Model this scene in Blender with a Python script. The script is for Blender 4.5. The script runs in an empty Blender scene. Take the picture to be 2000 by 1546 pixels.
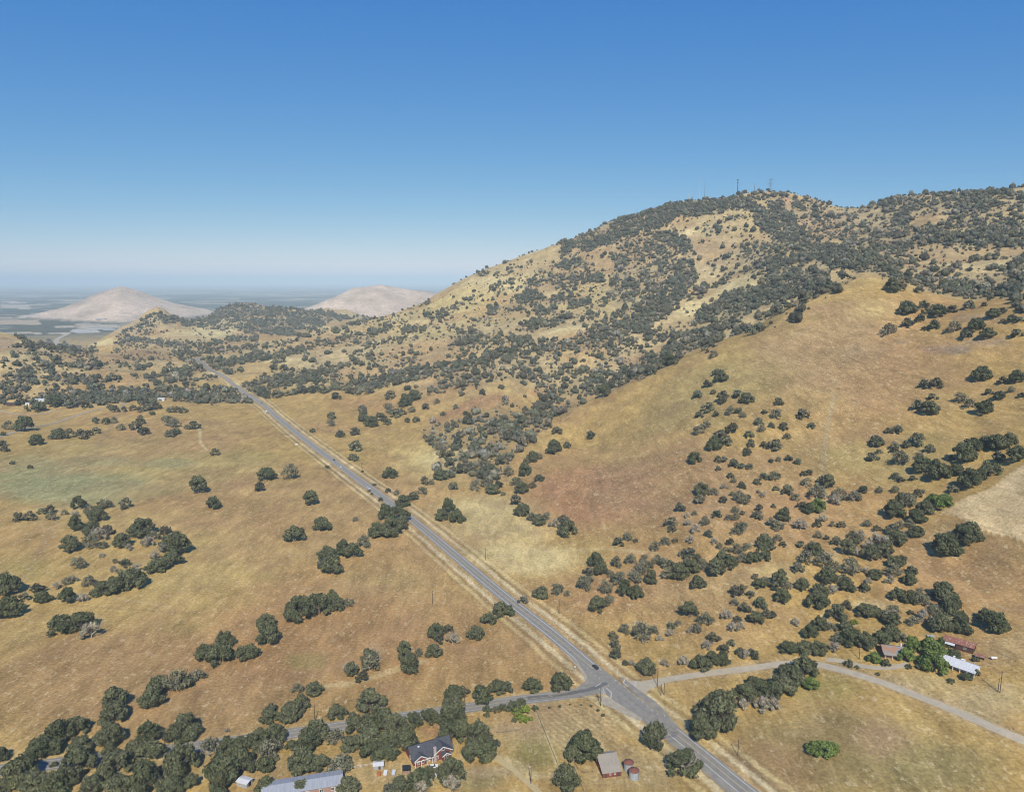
import bpy, math, random
import numpy as np
from math import radians as R
rng = np.random.default_rng(7)
rnd = random.Random(11)
C = bpy.context.scene.collection
S = 1.125                 # metres per layout unit
H = 200.0 * S             # height of the drone above the valley floor
FPX = 1428.0              # focal length in photo pixels
PITCH = R(8.95)
PLAIN = -95.0 * S

# ------------------------------------------------------------------ mesh helpers
def make_mesh(name, V, Q=None, T=None, cols=None, smooth=False, polys=None, mats=None):
    """V (n,3); Q (k,4) quads; T (k,3) triangles -> mesh data built in bulk."""
    V = np.asarray(V, np.float32)
    me = bpy.data.meshes.new(name)
    loops, starts, tot = [], [], 0
    if Q is not None and len(Q):
        Q = np.asarray(Q, np.int32); loops.append(Q.ravel())
        starts.append(tot + np.arange(len(Q), dtype=np.int32) * 4); tot += Q.size
    if T is not None and len(T):
        T = np.asarray(T, np.int32); loops.append(T.ravel())
        starts.append(tot + np.arange(len(T), dtype=np.int32) * 3); tot += T.size
    loops = np.concatenate(loops); starts = np.concatenate(starts)
    me.vertices.add(len(V)); me.vertices.foreach_set('co', V.ravel())
    me.loops.add(len(loops)); me.loops.foreach_set('vertex_index', loops)
    me.polygons.add(len(starts)); me.polygons.foreach_set('loop_start', starts)
    me.update(calc_edges=True)
    if smooth:
        me.polygons.foreach_set('use_smooth', np.ones(len(starts), bool))
    if cols is not None:
        a = me.color_attributes.new('tint', 'FLOAT_COLOR', 'POINT')
        c = np.ones((len(V), 4), np.float32); c[:, :cols.shape[1]] = cols
        a.data.foreach_set('color', c.ravel())
    me.validate()
    return me

class MB:
    """collects boxes, prisms, tubes, quads, with a matrix, to be linked as ONE mesh"""
    def __init__(s): s.v = []; s.f = []
    def add(s, vs, fs):
        o = len(s.v); s.v += [tuple(map(float, p)) for p in vs]; s.f += [tuple(i + o for i in f) for f in fs]; return s
    def box(s, x0, x1, y0, y1, z0, z1):
        return s.add([(x0,y0,z0),(x1,y0,z0),(x1,y1,z0),(x0,y1,z0),(x0,y0,z1),(x1,y0,z1),(x1,y1,z1),(x0,y1,z1)],
                     [(3,2,1,0),(4,5,6,7),(0,1,5,4),(1,2,6,5),(2,3,7,6),(3,0,4,7)])
    def prism(s, prof, x0, x1):                       # profile in (y,z), extruded along x
        n = len(prof)
        return s.add([(x0,y,z) for y,z in prof] + [(x1,y,z) for y,z in prof],
                     [tuple(range(n-1,-1,-1)), tuple(range(n,2*n))] + [(i,(i+1)%n,n+(i+1)%n,n+i) for i in range(n)])
    def slab(s, pts, t):                              # sloped sheet of thickness t (pts counter-clockwise from above)
        n = len(pts)
        return s.add(list(pts) + [(x,y,z-t) for x,y,z in pts],
                     [tuple(range(n)), tuple(range(2*n-1,n-1,-1))] + [((i+1)%n,i,n+i,n+(i+1)%n) for i in range(n)])
    def tube(s, pts, rad, n=6, cap=True):
        pts = [np.array(p, float) for p in pts]
        if not hasattr(rad, '__len__'): rad = [rad]*len(pts)
        vs, fs = [], []
        for i, p in enumerate(pts):
            d = pts[min(i+1,len(pts)-1)] - pts[max(i-1,0)]; d /= (np.linalg.norm(d)+1e-9)
            a = np.cross(d, (0,0,1) if abs(d[2]) < .9 else (1,0,0)); a /= np.linalg.norm(a); b = np.cross(d, a)
            for k in range(n):
                t = 2*math.pi*k/n; vs.append(p + rad[i]*(math.cos(t)*a + math.sin(t)*b))
        for i in range(len(pts)-1):
            for k in range(n):
                fs.append((i*n+k, i*n+(k+1)%n, (i+1)*n+(k+1)%n, (i+1)*n+k))
        if cap: fs += [tuple(range(n-1,-1,-1)), tuple((len(pts)-1)*n+k for k in range(n))]
        return s.add(vs, fs)
    def lathe(s, prof, n=16, cx=0, cy=0):             # profile (r,z)
        vs, fs = [], []
        for r, z in prof:
            for k in range(n):
                t = 2*math.pi*k/n; vs.append((cx+r*math.cos(t), cy+r*math.sin(t), z))
        for i in range(len(prof)-1):
            for k in range(n): fs.append((i*n+k, i*n+(k+1)%n, (i+1)*n+(k+1)%n, (i+1)*n+k))
        return s.add(vs, fs)
    def build(s, name, mat, parent=None, smooth=False):
        me = bpy.data.meshes.new(name); me.from_pydata(s.v, [], s.f); me.validate(); me.update()
        if smooth: me.polygons.foreach_set('use_smooth', [True]*len(me.polygons))
        return link(name, me, mat, parent)

def link(name, me, mat=None, parent=None):
    o = bpy.data.objects.new(name, me); C.objects.link(o)
    if mat is not None and not me.materials: me.materials.append(mat)
    if parent is not None: o.parent = parent
    return o
def tag(o, label=None, cat=None, group=None, kind=None):
    if label: o['label'] = label
    if cat: o['category'] = cat
    if group: o['group'] = group
    if kind: o['kind'] = kind
    return o
def thing(name, label, cat, loc=(0,0,0), rotz=0, group=None):
    o = bpy.data.objects.new(name, None); C.objects.link(o); o.empty_display_size = .5
    o.location = loc; o.rotation_euler = (0,0,rotz)
    return tag(o, label, cat, group)
def copy_tree(o, label=None, loc=None, rotz=None):
    r = o.copy(); C.objects.link(r)
    if label: r['label'] = label
    if loc is not None: r.location = loc
    if rotz is not None: r.rotation_euler = (0,0,rotz)
    for ch in list(o.children):
        c = ch.copy(); C.objects.link(c); c.parent = r
        for g in list(ch.children):
            d = g.copy(); C.objects.link(d); d.parent = c
    return r

# ------------------------------------------------------------------ materials
def new_mat(name):
    m = bpy.data.materials.new(name); m.use_nodes = True
    nt = m.node_tree; b = nt.nodes['Principled BSDF']
    b.inputs['Roughness'].default_value = .9; b.inputs['Specular IOR Level'].default_value = .15
    return m, nt, b
def N(nt, kind, **kw):
    n = nt.nodes.new(kind)
    for k, v in kw.items():
        if k in n.inputs: n.inputs[k].default_value = v
        else: setattr(n, k, v)
    return n
def mixc(nt, a, b, fac, mode='MIX'):
    n = nt.nodes.new('ShaderNodeMix'); n.data_type = 'RGBA'; n.blend_type = mode; n.clamp_factor = True
    for i, s in ((0, fac), (6, a), (7, b)):
        if isinstance(s, (int, float)): n.inputs[i].default_value = s
        elif isinstance(s, (tuple, list)): n.inputs[i].default_value = (*s, 1) if len(s) == 3 else s
        else: nt.links.new(s, n.inputs[i])
    return n.outputs[2]
def noise(nt, vec, scale, detail=3, rough=.55, dist=0):
    n = N(nt, 'ShaderNodeTexNoise', Scale=scale, Detail=detail, Roughness=rough, Distortion=dist)
    if vec is not None: nt.links.new(vec, n.inputs['Vector'])
    return n.outputs['Fac']
def ramp(nt, fac, *stops):
    n = nt.nodes.new('ShaderNodeValToRGB'); e = n.color_ramp.elements
    while len(e) < len(stops): e.new(.5)
    for k, (p, c) in enumerate(stops):
        e[k].position = p; e[k].color = (c, c, c, 1) if isinstance(c, (int, float)) else (*c, 1)
    nt.links.new(fac, n.inputs[0]); return n.outputs[0]
def mapping(nt, vec, scale=(1,1,1), rot=(0,0,0)):
    n = nt.nodes.new('ShaderNodeMapping'); n.inputs['Scale'].default_value = scale; n.inputs['Rotation'].default_value = rot
    nt.links.new(vec, n.inputs['Vector']); return n.outputs[0]
def objco(nt): return nt.nodes.new('ShaderNodeTexCoord').outputs['Object']
def worldpos(nt): return nt.nodes.new('ShaderNodeNewGeometry').outputs['Position']
def simple_mat(name, c, c2=None, scale=1.5, rough=.85, metal=0, spec=.2, stretch=(1,1,1), lo=.35, hi=.65):
    m, nt, b = new_mat(name)
    b.inputs['Roughness'].default_value = rough; b.inputs['Metallic'].default_value = metal
    b.inputs['Specular IOR Level'].default_value = spec
    c2 = c2 or tuple(x*.75 for x in c)
    f = ramp(nt, noise(nt, mapping(nt, objco(nt), stretch), scale, 4), (lo, 0.), (hi, 1.))
    nt.links.new(mixc(nt, c, c2, f), b.inputs['Base Color'])
    return m

# ------------------------------------------------------------------ camera rays
def ray(u, v):
    u = np.asarray(u, float); v = np.asarray(v, float)
    x = (u - 1000) / FPX; y = -(v - 773) / FPX
    cp, sp = math.cos(PITCH), math.sin(PITCH)
    return x, cp + y*sp, -sp + y*cp                # world dir (right, forward, up)
def azs(u, v):
    x, y, z = ray(u, v); h = np.hypot(x, y); return np.arctan2(x, y), z / h
def depth_of(P):                                   # distance along the view axis
    P = np.asarray(P, float); return P[..., 1]*math.cos(PITCH) - (P[..., 2]-H)*math.sin(PITCH)
# ------------------------------------------------------------------ terrain: one sheet to the horizon
# heights are surveyed at control points (seen direction + distance or height), then interpolated
CP = []      # az, ln d, z/d
def cz(u, v, z):
    a, t = azs(u, v); z *= S; d = (z - H) / t; CP.append((float(a), math.log(d), z/d))
def cd(u, v, d):
    a, t = azs(u, v); d *= S; CP.append((float(a), math.log(d), float((H + d*t)/d)))
def cw(az, d, z): CP.append((az, math.log(d*S), z/d))
for u in (-100, 300, 700, 1000, 1300, 1600, 2100): cz(u, 1546, 0)
for a in (-1.0, -.5, 0, .5, 1.0): cw(a, 90, 0)
for uv in ((0,1350),(0,1150),(0,1000),(0,900),(0,830),(300,1350),(300,1150),(300,1000),(300,880),(300,800),(600,1350),(600,1150),(600,1000),(620,870),
           (450,770),(500,800),(850,1250),(850,1060),(780,930),(700,830),(1000,1178),(1190,1338),(1400,1400),(1000,1450),(900,1080),(1250,1280),(1500,1440),(560,800),(0,780),(200,770)):
    cz(*uv, 0)
for u, v, z in ((1500,1290,3),(1700,1420,4),(1700,1330,8),(1900,1300,13),(2000,1440,8),(2100,1400,12),(2000,1300,18),
                (1080,1050,4),(1200,1150,5),(1350,1180,9),(1500,1180,13),(1650,1200,14),(1850,1220,17),
                (1300,1080,14),(1180,1000,14),(1500,1100,22),(1650,1080,25),(1350,1000,26),(1900,1100,30),(2050,1100,40),
                (1010,940,5),(960,900,4),(900,860,4),(1100,920,14)): cz(u, v, z)
for u, v, d in ((1600,1000,575),(1750,1000,570),(1900,1000,555),(2050,1000,540),
                (1500,900,650),(1650,900,655),(1800,900,650),(1950,900,635),(1357,893,660),(1230,900,700),
                (1500,800,745),(1650,800,750),(1800,800,745),(1960,800,725),(1300,800,800),(1150,860,830),
                (1500,700,870),(1650,680,900),(1800,700,865),(1960,700,830),(2050,700,810),
                (1069,825,900),(1120,797,930),(1175,772,945),(1227,743,960),(1292,719,975),(1345,691,985),(1398,666,1000),(1479,642,1010),(1540,597,1050),(1634,561,1090),(1683,535,1120),
                (1740,545,1100),(1800,575,1040),(1900,600,960),(2000,605,900),(2100,600,880)): cd(u, v, d)
# behind the spur: the wooded ravine, then the mountain
for u, v, d in ((1069,815,1080),(1175,775,1150),(1292,722,1180),(1398,675,1200),(1479,648,1210),(1540,606,1230),(1634,568,1280),(1683,545,1300),
                (1740,535,1300),(1800,555,1250),(1900,585,1150),(2000,580,1100),
                (1480,374,2300),(1540,376,2280),(1600,392,2280),(1660,406,2250),(1750,384,2180),(1850,375,2120),(1950,370,2080),(2050,366,2050),
                (1400,388,2320),(1300,400,2360),(1200,430,2420),(1250,415,2390),(1150,453,2440),(1350,392,2340),(1440,382,2310),(1080,478,2450),(1015,501,2450),(950,525,2450),(905,544,2450),(870,564,2450),(845,578,2420),(825,594,2350),(751,613,2250),(662,638,2150),(581,652,2000),(500,672,1950),
                (1400,500,1900),(1300,480,2050),(1200,510,2050),(1100,545,2050),(1300,560,1700),(1200,570,1750),(1000,575,2050),(1100,610,1700),(1250,640,1420),(1150,690,1300),(1050,720,1250),(1400,600,1500),(1450,620,1300),(1350,650,1330),
                (1500,450,1980),(1550,480,1750),(1450,540,1650),(1600,450,1950),(1600,500,1650),(1650,515,1420),(1700,450,1900),(1800,500,1500),(1800,530,1330),(1950,500,1450),(1950,550,1220),(1800,430,1850),(1950,420,1780),(2050,500,1430),
                (1000,620,1750),(900,650,1650),(900,600,2000),(800,680,1550),(800,640,1900),(700,700,1500),(600,720,1480),(700,660,1850),(600,690,1700),(900,740,1180),(1000,760,1120),(850,800,1080),(700,765,1280),(600,765,1280),(520,755,1420),
                (422,729,1560),(393,712,1680),(300,735,1560),(200,720,1600),(100,720,1600),(0,720,1600),(-60,720,1600),
                (268,678,2000),(200,690,1950),(340,690,1980),(400,690,1900),(470,700,1800),
                (0,655,2250),(60,662,2250),(110,680,2150),(150,690,2150),(-60,650,2250),
                (305,602,3200),(285,613,3180),(268,622,3150),(330,614,3220),(240,640,3100),(205,658,3050),(170,678,2900),(350,622,3250),(380,640,3100),(300,655,2800),(400,660,2600),(450,665,2300),
                (490,597,3900),(430,610,3700),(540,599,3900),(600,607,3900),(678,606,3900),(520,640,3000),(600,625,3200),(450,630,3200),
                (380,628,3700)): cd(u, v, d)
# the far sides of the ridges drop away again
for u, v, d, z in ((1480,374,3000,200),(1660,406,2900,180),(1950,370,2800,250),(2100,370,2800,250),(1300,396,3100,150),(1080,458,3200,60),(950,503,3200,0),(870,550,3200,-40),(751,613,2900,-30),(600,650,2450,-40),(500,672,2350,-30),
                   (305,607,3700,-60),(250,640,3600,-70),(0,655,2700,-60),(60,662,2700,-60),(130,685,2600,-60),(200,690,2400,-50),(490,597,4500,-60),(600,607,4500,-40),(170,678,3300,-80),(268,678,2350,-10),
                   (1480,374,4200,-60),(1950,370,4200,-60)):
    cw(float(azs(u, v)[0]), d, z)
for u in (-100,100,400,700): cw(float(azs(u, 600)[0]), 4900, -92)
CP = np.array(CP)
KA = 2.2
def tps_fit(X, f, lam=1e-5):
    n = len(X); r = np.linalg.norm(X[:,None]-X[None], axis=2)
    K = np.where(r > 0, r*r*np.log(r+1e-12), 0) + lam*np.eye(n)
    P = np.c_[np.ones(n), X]; A = np.block([[K, P],[P.T, np.zeros((3,3))]])
    return np.linalg.solve(A, np.r_[f, 0,0,0])
TX = np.c_[CP[:,0]*KA, CP[:,1]]; TW = tps_fit(TX, CP[:,2])
def tps(az, ld):
    X = np.c_[az.ravel()*KA, ld.ravel()]; out = np.empty(len(X))
    for i in range(0, len(X), 20000):
        q = X[i:i+20000]; r2 = ((q[:,None]-TX[None])**2).sum(2)
        out[i:i+20000] = (0.5*r2*np.log(r2+1e-12)) @ TW[:-3] + TW[-3] + q @ TW[-2:]
    return out.reshape(az.shape)
# value noise in the plane
_tab = rng.random((256, 256))
def vnoise(x, y):
    xi = np.floor(x).astype(int); yi = np.floor(y).astype(int); fx = x-xi; fy = y-yi
    fx = fx*fx*(3-2*fx); fy = fy*fy*(3-2*fy)
    g = lambda a, b: _tab[a & 255, b & 255]
    return (g(xi,yi)*(1-fx)+g(xi+1,yi)*fx)*(1-fy) + (g(xi,yi+1)*(1-fx)+g(xi+1,yi+1)*fx)*fy
def fbm(x, y, o=4):
    s = 0; a = .5; t = 0
    for k in range(o): s = s + a*vnoise(x*2**k+k*17.3, y*2**k+k*5.7); t += a; a *= .5
    return s/t
def sstep(a, b, x): t = np.clip((x-a)/(b-a), 0, 1); return t*t*(3-2*t)

az_g = np.r_[np.linspace(-1.15,-.70,60,endpoint=False), np.linspace(-.70,.70,840,endpoint=False), np.linspace(.70,1.15,61)]
def geo(a, b, st): return np.exp(np.arange(math.log(a), math.log(b), st))
d_g = np.r_[geo(12,150,.08), geo(150,1900,.0052), geo(1900,5400,.0085), geo(5400,12000,.02), geo(12000,160000,.06)]
ld_g = np.log(d_g)
# coarse spline evaluation, then bilinear to the fine sheet
ca = np.linspace(-1.15, 1.15, 261); cl = np.arange(math.log(11), math.log(170000), .03)
CS = tps(*np.meshgrid(ca, cl))
def bil(G, xs, ys, x, y):
    i = np.clip(np.searchsorted(xs, x)-1, 0, len(xs)-2); j = np.clip(np.searchsorted(ys, y)-1, 0, len(ys)-2)
    fx = (x-xs[i])/(xs[i+1]-xs[i]); fy = (y-ys[j])/(ys[j+1]-ys[j])
    return (G[j,i]*(1-fx)+G[j,i+1]*fx)*(1-fy) + (G[j+1,i]*(1-fx)+G[j+1,i+1]*fx)*fy
AZ, LD = np.meshgrid(az_g, ld_g); D = np.exp(LD)
Z = bil(CS, ca, cl, AZ, LD) * D
Z *= sstep(math.log(90*S), math.log(190*S), LD)
X = D*np.sin(AZ); Y = D*np.cos(AZ)
relief = np.clip((Z+20)/80, 0, 1) * sstep(math.log(1000*S), math.log(1400*S), LD)
rn = fbm(X/230, Y/230, 4) - .5
rr = 1 - np.abs(2*fbm(X/160+9, Y/160+3, 3)-1)
crest = 1-.75*sstep(math.log(1900*S), math.log(2200*S), LD)*(AZ > -.1)
Z += relief*crest*(rn*26 - (rr-.75)*16)
Z += (fbm(X/35, Y/35, 3)-.5)*2.2*np.clip((Z-4)/25, 0, 1)*sstep(math.log(300), math.log(800), LD)
Z += relief*sstep(math.log(2600*S), math.log(3000*S), LD)*(AZ < -.12)*((fbm(X/170+7, Y/170, 5)-.5)*75 + (1-np.abs(2*fbm(X/260, Y/260+5, 4)-1)-.75)*30)
pl = sstep(math.log(4300*S), math.log(5200*S), LD)
Z = Z*(1-pl) + PLAIN*pl
# two bare mounds that stand out of the plain
def mound(prof, d0, w, vb):
    a = np.array([float(azs(u, v)[0]) for u, v in prof]); z = []
    for u, v in prof: z.append(H + d0*S*float(azs(u, v)[1]) - PLAIN)
    z = np.array(z); z = np.maximum(z-np.interp(a, [a[0], a[-1]], [z[0], z[-1]]), 0)*max(z)/max(z-np.interp(a, [a[0], a[-1]], [z[0], z[-1]]))
    h = np.maximum(np.interp(AZ, a, z, left=0, right=0), 0)
    k = h/max(z)
    ww = w*S*(.12+.88*np.sqrt(k))
    q = np.abs(D-d0*S)/ww
    n = fbm(X/700+3, Y/700, 4)-.5; n2 = 1-np.abs(2*fbm(X/420, Y/420+4, 4)-1)
    return np.clip(h*np.clip(1-q, 0, 1)**1.25*(1 + .35*n*q) - (n2-.6)*150*np.sqrt(q)*(1-q)*k*(q < 1), 0, None)
M1 = mound([(20,606),(61,601),(122,589),(162,577),(195,565),(235,556),(264,561),(296,571),(337,583),(406,595),(425,602)], 7200, 1500, 604)
M2 = mound([(500,603),(540,598),(601,587),(650,573),(695,557),(743,553),(792,559),(820,561),(857,565),(920,570),(990,600)], 6300, 1300, 603)
Z = np.maximum(Z, np.where(pl > .5, PLAIN + np.maximum(M1, M2), Z))
bare = np.clip(np.maximum(M1, M2)/12, 0, 1)
def height(x, y):
    a = np.arctan2(x, y); l = np.log(np.maximum(np.hypot(x, y), 12.5)); return bil(Z, az_g, ld_g, a, l)
def cast(u, v):
    """pixel(s) -> point(s) on the terrain"""
    u = np.atleast_1d(np.asarray(u, float)); v = np.atleast_1d(np.asarray(v, float)); out = np.empty((len(u), 3))
    a, t = azs(u, v)
    for s in range(0, len(u), 400):
        aa = a[s:s+400]; tt = t[s:s+400]
        i = np.clip(np.searchsorted(az_g, aa)-1, 0, len(az_g)-2); f = (aa-az_g[i])/(az_g[i+1]-az_g[i])
        col = Z[:, i]*(1-f) + Z[:, i+1]*f                       # (nd, k)
        g = (H + d_g[:,None]*tt[None]) - col
        below = g < 0; j = np.argmax(below, axis=0); j = np.where(below.any(0), np.maximum(j, 1), len(d_g)-1)
        k = np.arange(len(aa)); g0 = g[j-1,k]; g1 = g[j,k]
        w = np.clip(g0/(g0-g1+1e-12), 0, 1); d = d_g[j-1]*(1-w) + d_g[j]*w
        out[s:s+400] = np.c_[d*np.sin(aa), d*np.cos(aa), H + d*tt]
    return out
def cast1(u, v): return cast(u, v)[0]
# ------------------------------------------------------------------ ground colours (albedo patches laid out on the land, relief shade painted on mounds)
base = np.array((.425, .288, .098)); TINT = np.ones(X.shape + (3,))*base
big = fbm(X/90, Y/90, 4)[..., None]; big2 = fbm(X/310+40, Y/310+7, 3)[..., None]
TINT = TINT*(1-.55*np.clip(big2*2-.75, 0, 1)) + np.array((.51,.37,.14))*.55*np.clip(big2*2-.75, 0, 1)
mz_ = (.62*np.clip((Z-6)/30, 0, 1)*sstep(math.log(1000*S), math.log(1250*S), LD)*(.55+.9*fbm(X/120+3, Y/120, 3)))[..., None].clip(0, .9); TINT = TINT*(1-mz_)+np.array((.53,.425,.225))*mz_
def patch(u, v, ru, rv, col, k=1., soft=.55, rag=.5):
    global TINT
    p, a, b = cast([u, u+ru, u], [v, v, v+rv]); a = a-p; b = b-p
    det = a[0]*b[1]-a[1]*b[0]; dx = X-p[0]; dy = Y-p[1]
    s = (dx*b[1]-dy*b[0])/det; t = (a[0]*dy-a[1]*dx)/det
    L = 3/max(np.hypot(*a[:2]), 12)
    r = np.hypot(s, t) + rag*(fbm(X*L+u, Y*L+v, 4)-.5)
    w = (k*sstep(1+soft*.5, 1-soft, r))[..., None]
    TINT = TINT*(1-w) + np.array(col)*w
def poly(pts, col, k=1., rag=2.):
    global TINT
    q = cast(*zip(*pts))[:, :2]; c = q.mean(0); n = 12*(fbm(X/25, Y/25, 3)-.5)*rag/6
    px = X+n; py = Y+n; ins = np.zeros(X.shape, bool)
    for i in range(len(q)):
        (x0,y0),(x1,y1) = q[i-1], q[i]
        if abs(y1-y0) > 1e-9: ins ^= ((y0 > py) != (y1 > py)) & (px < (x1-x0)*(py-y0)/(y1-y0)+x0)
    TINT = np.where(ins[..., None], TINT*(1-k)+np.array(col)*k, TINT)
RED=(.375,.212,.092); BROWN=(.315,.25,.10); STRAW=(.56,.44,.17); PALE=(.66,.55,.26); OLIVE=(.285,.248,.08); GREEN=(.245,.25,.125); TAN=(.44,.30,.105)
for p in ((500,606,90,12,(.27,.21,.13),.7),(312,612,34,12,(.30,.225,.135),.65),(250,905,300,70,(.40,.325,.125),.65),(520,1060,170,50,(.50,.375,.14),.5),(150,1010,170,26,(.47,.36,.14),.5),(330,1120,120,40,(.50,.37,.14),.5),(130,1240,140,40,(.50,.37,.14),.45),(760,1140,110,40,(.52,.385,.15),.6),(1300,1000,140,40,(.43,.30,.13),.5),(300,1330,420,140,(.345,.215,.095),.8),(650,1230,320,140,(.36,.21,.09),.8),(560,980,330,110,(.385,.25,.112),.6),(350,850,170,50,(.35,.235,.10),.6),
          (130,950,190,42,(.285,.285,.135),.85),(60,925,140,44,(.29,.285,.13),.7),(330,905,60,12,(.28,.285,.14),.5),(190,900,70,16,GREEN,.6),(262,942,22,7,GREEN,.6),(45,1105,55,32,(.31,.29,.08),.45),(480,890,60,18,OLIVE,.35),(600,1290,50,20,OLIVE,.5),(335,1225,60,14,OLIVE,.4),(530,1130,30,14,OLIVE,.45),
          (720,850,120,30,TAN,.7),(850,905,100,50,STRAW,.75),(870,900,60,30,PALE,.5),(960,1010,130,55,PALE,.55),(1020,1090,130,34,PALE,.55),(880,1120,60,30,TAN,.6),(700,790,70,20,RED,.4),
          (1150,960,160,85,(.385,.205,.095),.95),(1090,955,30,14,(.36,.19,.105),.5),(1290,930,190,110,(.35,.22,.105),.8),(930,790,90,16,(.35,.2,.1),.8),(1060,770,30,12,RED,.8),(880,755,60,10,RED,.5),
          (1450,760,230,110,BROWN,.75),(1650,700,230,110,(.325,.225,.11),.85),(1700,880,180,80,BROWN,.7),(1660,600,120,25,(.33,.22,.105),.7),
          (1500,980,150,120,(.375,.245,.12),.6),(1360,1130,200,50,(.41,.29,.14),.7),(1180,1160,130,50,(.36,.22,.1),.7),(1400,1210,170,60,(.36,.235,.105),.6),
          (1530,1110,60,16,STRAW,.8),(1700,1180,50,10,PALE,.7),
          (1880,1090,170,75,(.29,.20,.095),.8),(1850,1040,90,25,BROWN,.6),(1650,1460,260,110,(.29,.222,.088),.9),(1830,1500,160,60,(.275,.225,.09),.75),(1600,1340,80,30,OLIVE,.6),(1500,1500,120,60,(.34,.215,.095),.6),(1720,1440,60,40,(.38,.25,.14),.5),
          (1790,1330,100,22,(.44,.34,.155),.8),(1920,1370,110,40,(.44,.345,.165),.8),(1960,1260,80,40,(.42,.31,.14),.8),(1850,1235,60,10,OLIVE,.5),
          (1100,1420,140,70,(.43,.33,.15),.85),(1045,1475,50,35,OLIVE,.75),(930,1520,50,26,(.29,.26,.1),.8),(1240,1500,120,50,(.42,.315,.145),.8),(1010,1420,60,14,(.37,.27,.14),.7),(960,1505,70,12,(.45,.35,.19),.6),
          (700,1500,160,36,(.40,.30,.135),.7),(850,1425,26,14,(.36,.2,.1),.8),(300,1500,350,40,(.36,.27,.12),.6),(830,1520,60,20,(.33,.28,.12),.7),
          (1340,600,110,22,PALE,.8),(1230,640,60,14,PALE,.6),(1450,565,90,20,PALE,.7),(1000,555,110,26,PALE,.6),(960,610,110,30,STRAW,.6),(1300,455,80,20,PALE,.75),(1150,590,80,30,STRAW,.6),(1130,640,70,14,PALE,.7),(870,590,110,30,STRAW,.6),
          (800,650,160,20,STRAW,.5),(1370,480,80,20,(.37,.25,.13),.7),(1530,395,30,14,(.42,.27,.16),.8),(1720,600,70,20,STRAW,.4),(1880,500,130,30,PALE,.5),(1610,430,60,30,(.42,.29,.16),.6),
          (620,640,80,14,PALE,.5),(600,745,60,12,STRAW,.6),(560,705,60,8,PALE,.6),(270,690,70,16,(.37,.235,.11),.9),(350,655,80,8,PALE,.9),(240,640,40,16,(.40,.3,.17),.8),(200,668,40,10,PALE,.8),(430,655,60,5,PALE,.8),(50,695,50,8,PALE,.7),(5,670,30,16,(.36,.26,.15),.8),
          (1850,682,60,10,(.20,.175,.14),.8),(1930,668,50,10,(.21,.18,.14),.7),(1760,668,16,4,(.2,.18,.14),.7),(1900,620,60,10,(.24,.2,.15),.6),(1685,690,60,20,(.27,.2,.12),.4)):
    patch(*p)
# rosier and greener drifts
TINT = TINT*np.array((1.0,.985,.98)); rs = np.clip((fbm(X/140+11, Y/140+2, 4)-.49)*3.2, 0, .6)[..., None]; TINT = TINT*(1-rs)+np.array((.40,.235,.10))*rs*.9+TINT*rs*.1
poly([(1838,998),(1880,975),(1930,955),(2010,900),(2120,930),(2120,1120),(2000,1053),(1905,1025)], (.68,.505,.255), .9)
# verges, ditches and mown strips run along the roads
HWY = [(1620,1672),(1452,1541),(1397,1495),(1343,1451),(1308,1423),(1195,1336),(1134,1285),(1081,1239),(1000,1177),(895,1089),(790,1001),(690,929),(597,860),(545,817),(500,779),(458,750),(424,729),(404,717),(392,707),(384,698)]
SIDE = [(1160,1345),(1142,1350),(1100,1357),(1000,1368),(906,1383),(784,1400),(662,1418),(561,1433),(390,1457),(325,1464),(195,1480),(90,1493),(0,1504),(-160,1522)]
DIRT = [(1240,1338),(1284,1329),(1365,1317),(1446,1307),(1500,1299),(1536,1294),(1581,1294),(1622,1302),(1703,1326),(1784,1355),(1865,1387),(1946,1424),(2000,1447),(2110,1494)]
DRIVE = [(1612,1287),(1640,1289),(1670,1298),(1700,1303),(1727,1304),(1760,1301),(1775,1296)]
FARM = [(-60,870),(0,853),(69,833),(154,808),(211,795),(250,787)]
FARM2 = [(-30,793),(0,801),(40,810),(84,809),(110,800)]
LANE = [(965,1475),(985,1490),(1010,1510),(1040,1535),(1070,1560)]
def smooth_path(P, step):
    P = np.asarray(P, float)
    for _ in range(3):
        Q = P[:-1]*.75+P[1:]*.25; W = P[:-1]*.25+P[1:]*.75
        P = np.vstack([P[:1], np.stack([Q, W], 1).reshape(-1, P.shape[1]), P[-1:]])
    s = np.r_[0, np.cumsum(np.linalg.norm(np.diff(P[:, :2], axis=0), axis=1))]
    n = max(2, int(s[-1]/step)); t = np.linspace(0, s[-1], n)
    return np.c_[[np.interp(t, s, P[:, k]) for k in range(2)]].T
def wpath(px, step=4.): return smooth_path(cast(*zip(*px))[:, :2], step)
hw, sd, dr, dv, fm, fm2, ln = map(wpath, (HWY, SIDE, DIRT, DRIVE, FARM, FARM2, LANE))
def normals(P):
    t = np.gradient(P, axis=0); t /= np.linalg.norm(t, axis=1)[:, None]; return np.c_[-t[:,1], t[:,0]]
near = (D < 2300) & (np.abs(AZ) < .75)
def pdist(P):
    out = np.full(X.shape, 1e9); xs = X[near]; ys = Y[near]; best = np.full(xs.shape, 1e9); sg = np.zeros(xs.shape)
    nn = normals(P)
    for (px, py), (nx, ny) in zip(P[::2], nn[::2]):
        dd = (xs-px)**2+(ys-py)**2; m = dd < best; best = np.where(m, dd, best); sg = np.where(m, (xs-px)*nx+(ys-py)*ny, sg)
    out[near] = np.sqrt(best)*np.sign(sg); return out
dh = pdist(hw); rg = (fbm(X/9, Y/9, 3)-.5)*5; rg2 = (fbm(X/22+5, Y/22, 3)-.5)
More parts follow.
